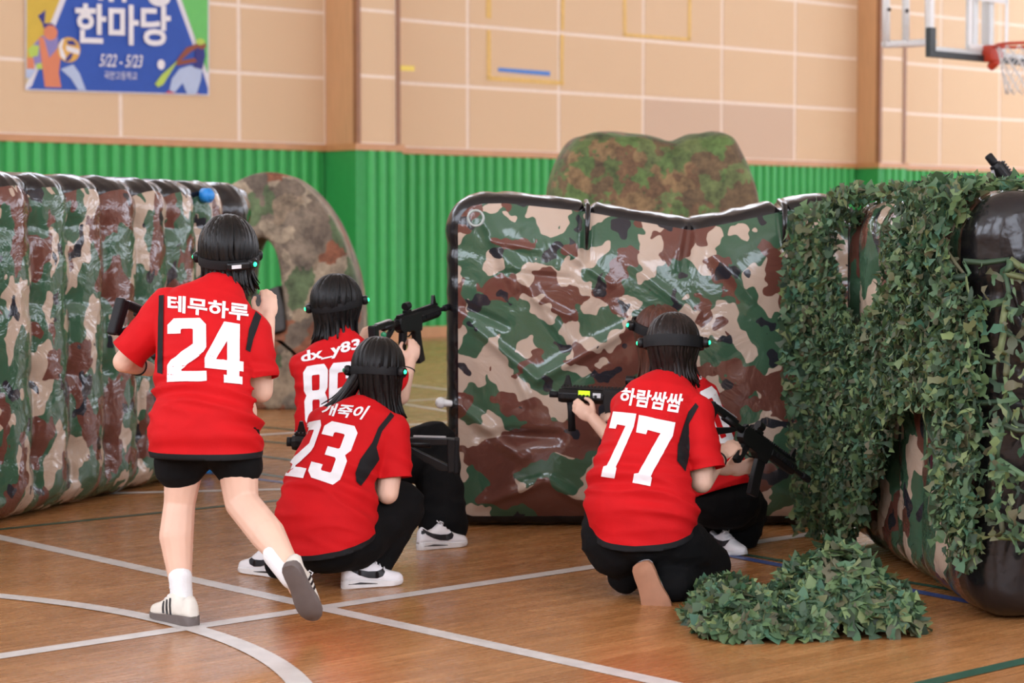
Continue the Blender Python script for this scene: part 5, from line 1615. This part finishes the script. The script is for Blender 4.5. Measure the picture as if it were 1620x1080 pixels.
E_.shirt([((1085, 776), (1192, 782), 8.75, 8.72, .15), ((1072, 732), (1181, 748), 8.78, 8.74, .14), ((1053, 692), (1166, 708), 8.8, 8.76, .122), ((1036, 654), (1151, 668), 8.82, 8.8, .115), ((1022, 624), (1136, 630), 8.85, 8.82, .11), ((1020, 603), (1118, 602), 8.86, 8.84, .09), ((1036, 588), (1088, 585), 8.87, 8.86, .058), ((1042, 578), (1075, 574), 8.87, 8.86, .05)],
         [(P(1028, 625, 8.86), .068, P(1004, 685, 8.84), .058), (P(1112, 628, 8.84), .07, P(1085, 670, 9.0), .06)], seed=22, hem_up=0)
number(E_, '0', [[(1103, 622), (1129, 609), (1163, 702), (1137, 714)]])
E_.poly_decal('jersey_lettering', [[(0, .3), (.2, .3), (.2, .8), (0, .8)], [(.32, .2), (.5, .2), (.5, .6), (.32, .6)], [(.62, .1), (1, .1), (1, .5), (.62, .5)]], [(1099, 596), (1118, 590), (1120, 602), (1101, 608)], M['print'])
E_.cloth('trousers', [[(P(1160, 795, 8.82), .115), (P(1182, 805, 9.08), .09), (P(1168, 850, 8.92), .085)], [(P(1115, 795, 8.82), .115), (P(1110, 805, 9.08), .09), (P(1118, 850, 8.92), .085)]], M['blackcloth'], balls=[(P(1140, 788, 8.76), [Vector((.17, 0, 0)), Vector((0, .17, 0)), Vector((0, 0, .13))])], seed=41, wr=.008)
shoe(E_, G(1122, 870), G(1168, 878), UP, 'cortez', L=.22)
E_.hair(M['hair_brown'], lambda a: .24 if 120 < a < 240 else .2, vol=1.08, seed=34, n=210)
E_.headset([(-66, True), (40, False)], tilt=.24, roll=.1, z=.03, wide=.02, out_=.012)
hg = P(884, 629, 8.98); gd = (P(884, 629, 8.98) - P(1100, 640, 8.86)).normalized()
re_, mt = rifle(hg - gd * .655, hg + gd * .13, 'black toy rifle with a lit yellow display, aimed left at the middle barrier', scale=1.0, extras=('barrel',))
mb = MB(); mb.tube([mt @ Vector((.65, 0, .014)), mt @ Vector((.695, 0, .014))], .014, 12); mb.build('barrel', M['plastic_dull'], re_)
mb = MB(); mb.tube([mt @ Vector((.6, 0, -.015)), mt @ Vector((.598, 0, -.06)), mt @ Vector((.592, 0, -.14))], [.024, .019, .021], 12, flat=.8); mb.build('foregrip', M['plastic_dull'], re_)
rifle_patch(re_, mt, 'display', .515, .565, .014, .038, 1, 'display')
rifle_patch(re_, mt, 'label_sticker', .468, .502, .01, .03, 1, 'label')

# ---- barrel of a rifle standing behind the right wall
q0, q1 = P(1716, 452, 9.6), P(1570, 262, 9.6)
q0 = q1 - (q1 - q0).normalized() * .655 * .95
rf_, mt = rifle(q0, q1 + (q1 - q0).normalized() * .02, 'black toy rifle whose barrel end sticks up behind the netted right wall', up=Vector((-.6, 0, 1)), scale=.95, extras=('barrel', 'front_sight'))
mb = MB(); mb.tube([mt @ Vector((.65, 0, .014)), mt @ Vector((.665, 0, .014)), mt @ Vector((.705, 0, .014)), mt @ Vector((.71, 0, .014))], [.018, .02, .02, .014], 12); mb.build('barrel', M['plastic_dull'], rf_)
mb = MB(); mb.tube([mt @ Vector((.64, .03, -.02)), mt @ Vector((.58, .045, -.05)), mt @ Vector((.5, .04, -.06)), mt @ Vector((.4, .03, -.05))], .008, 6); mb.build('sling', M['plastic_highlight_sling'], rf_)
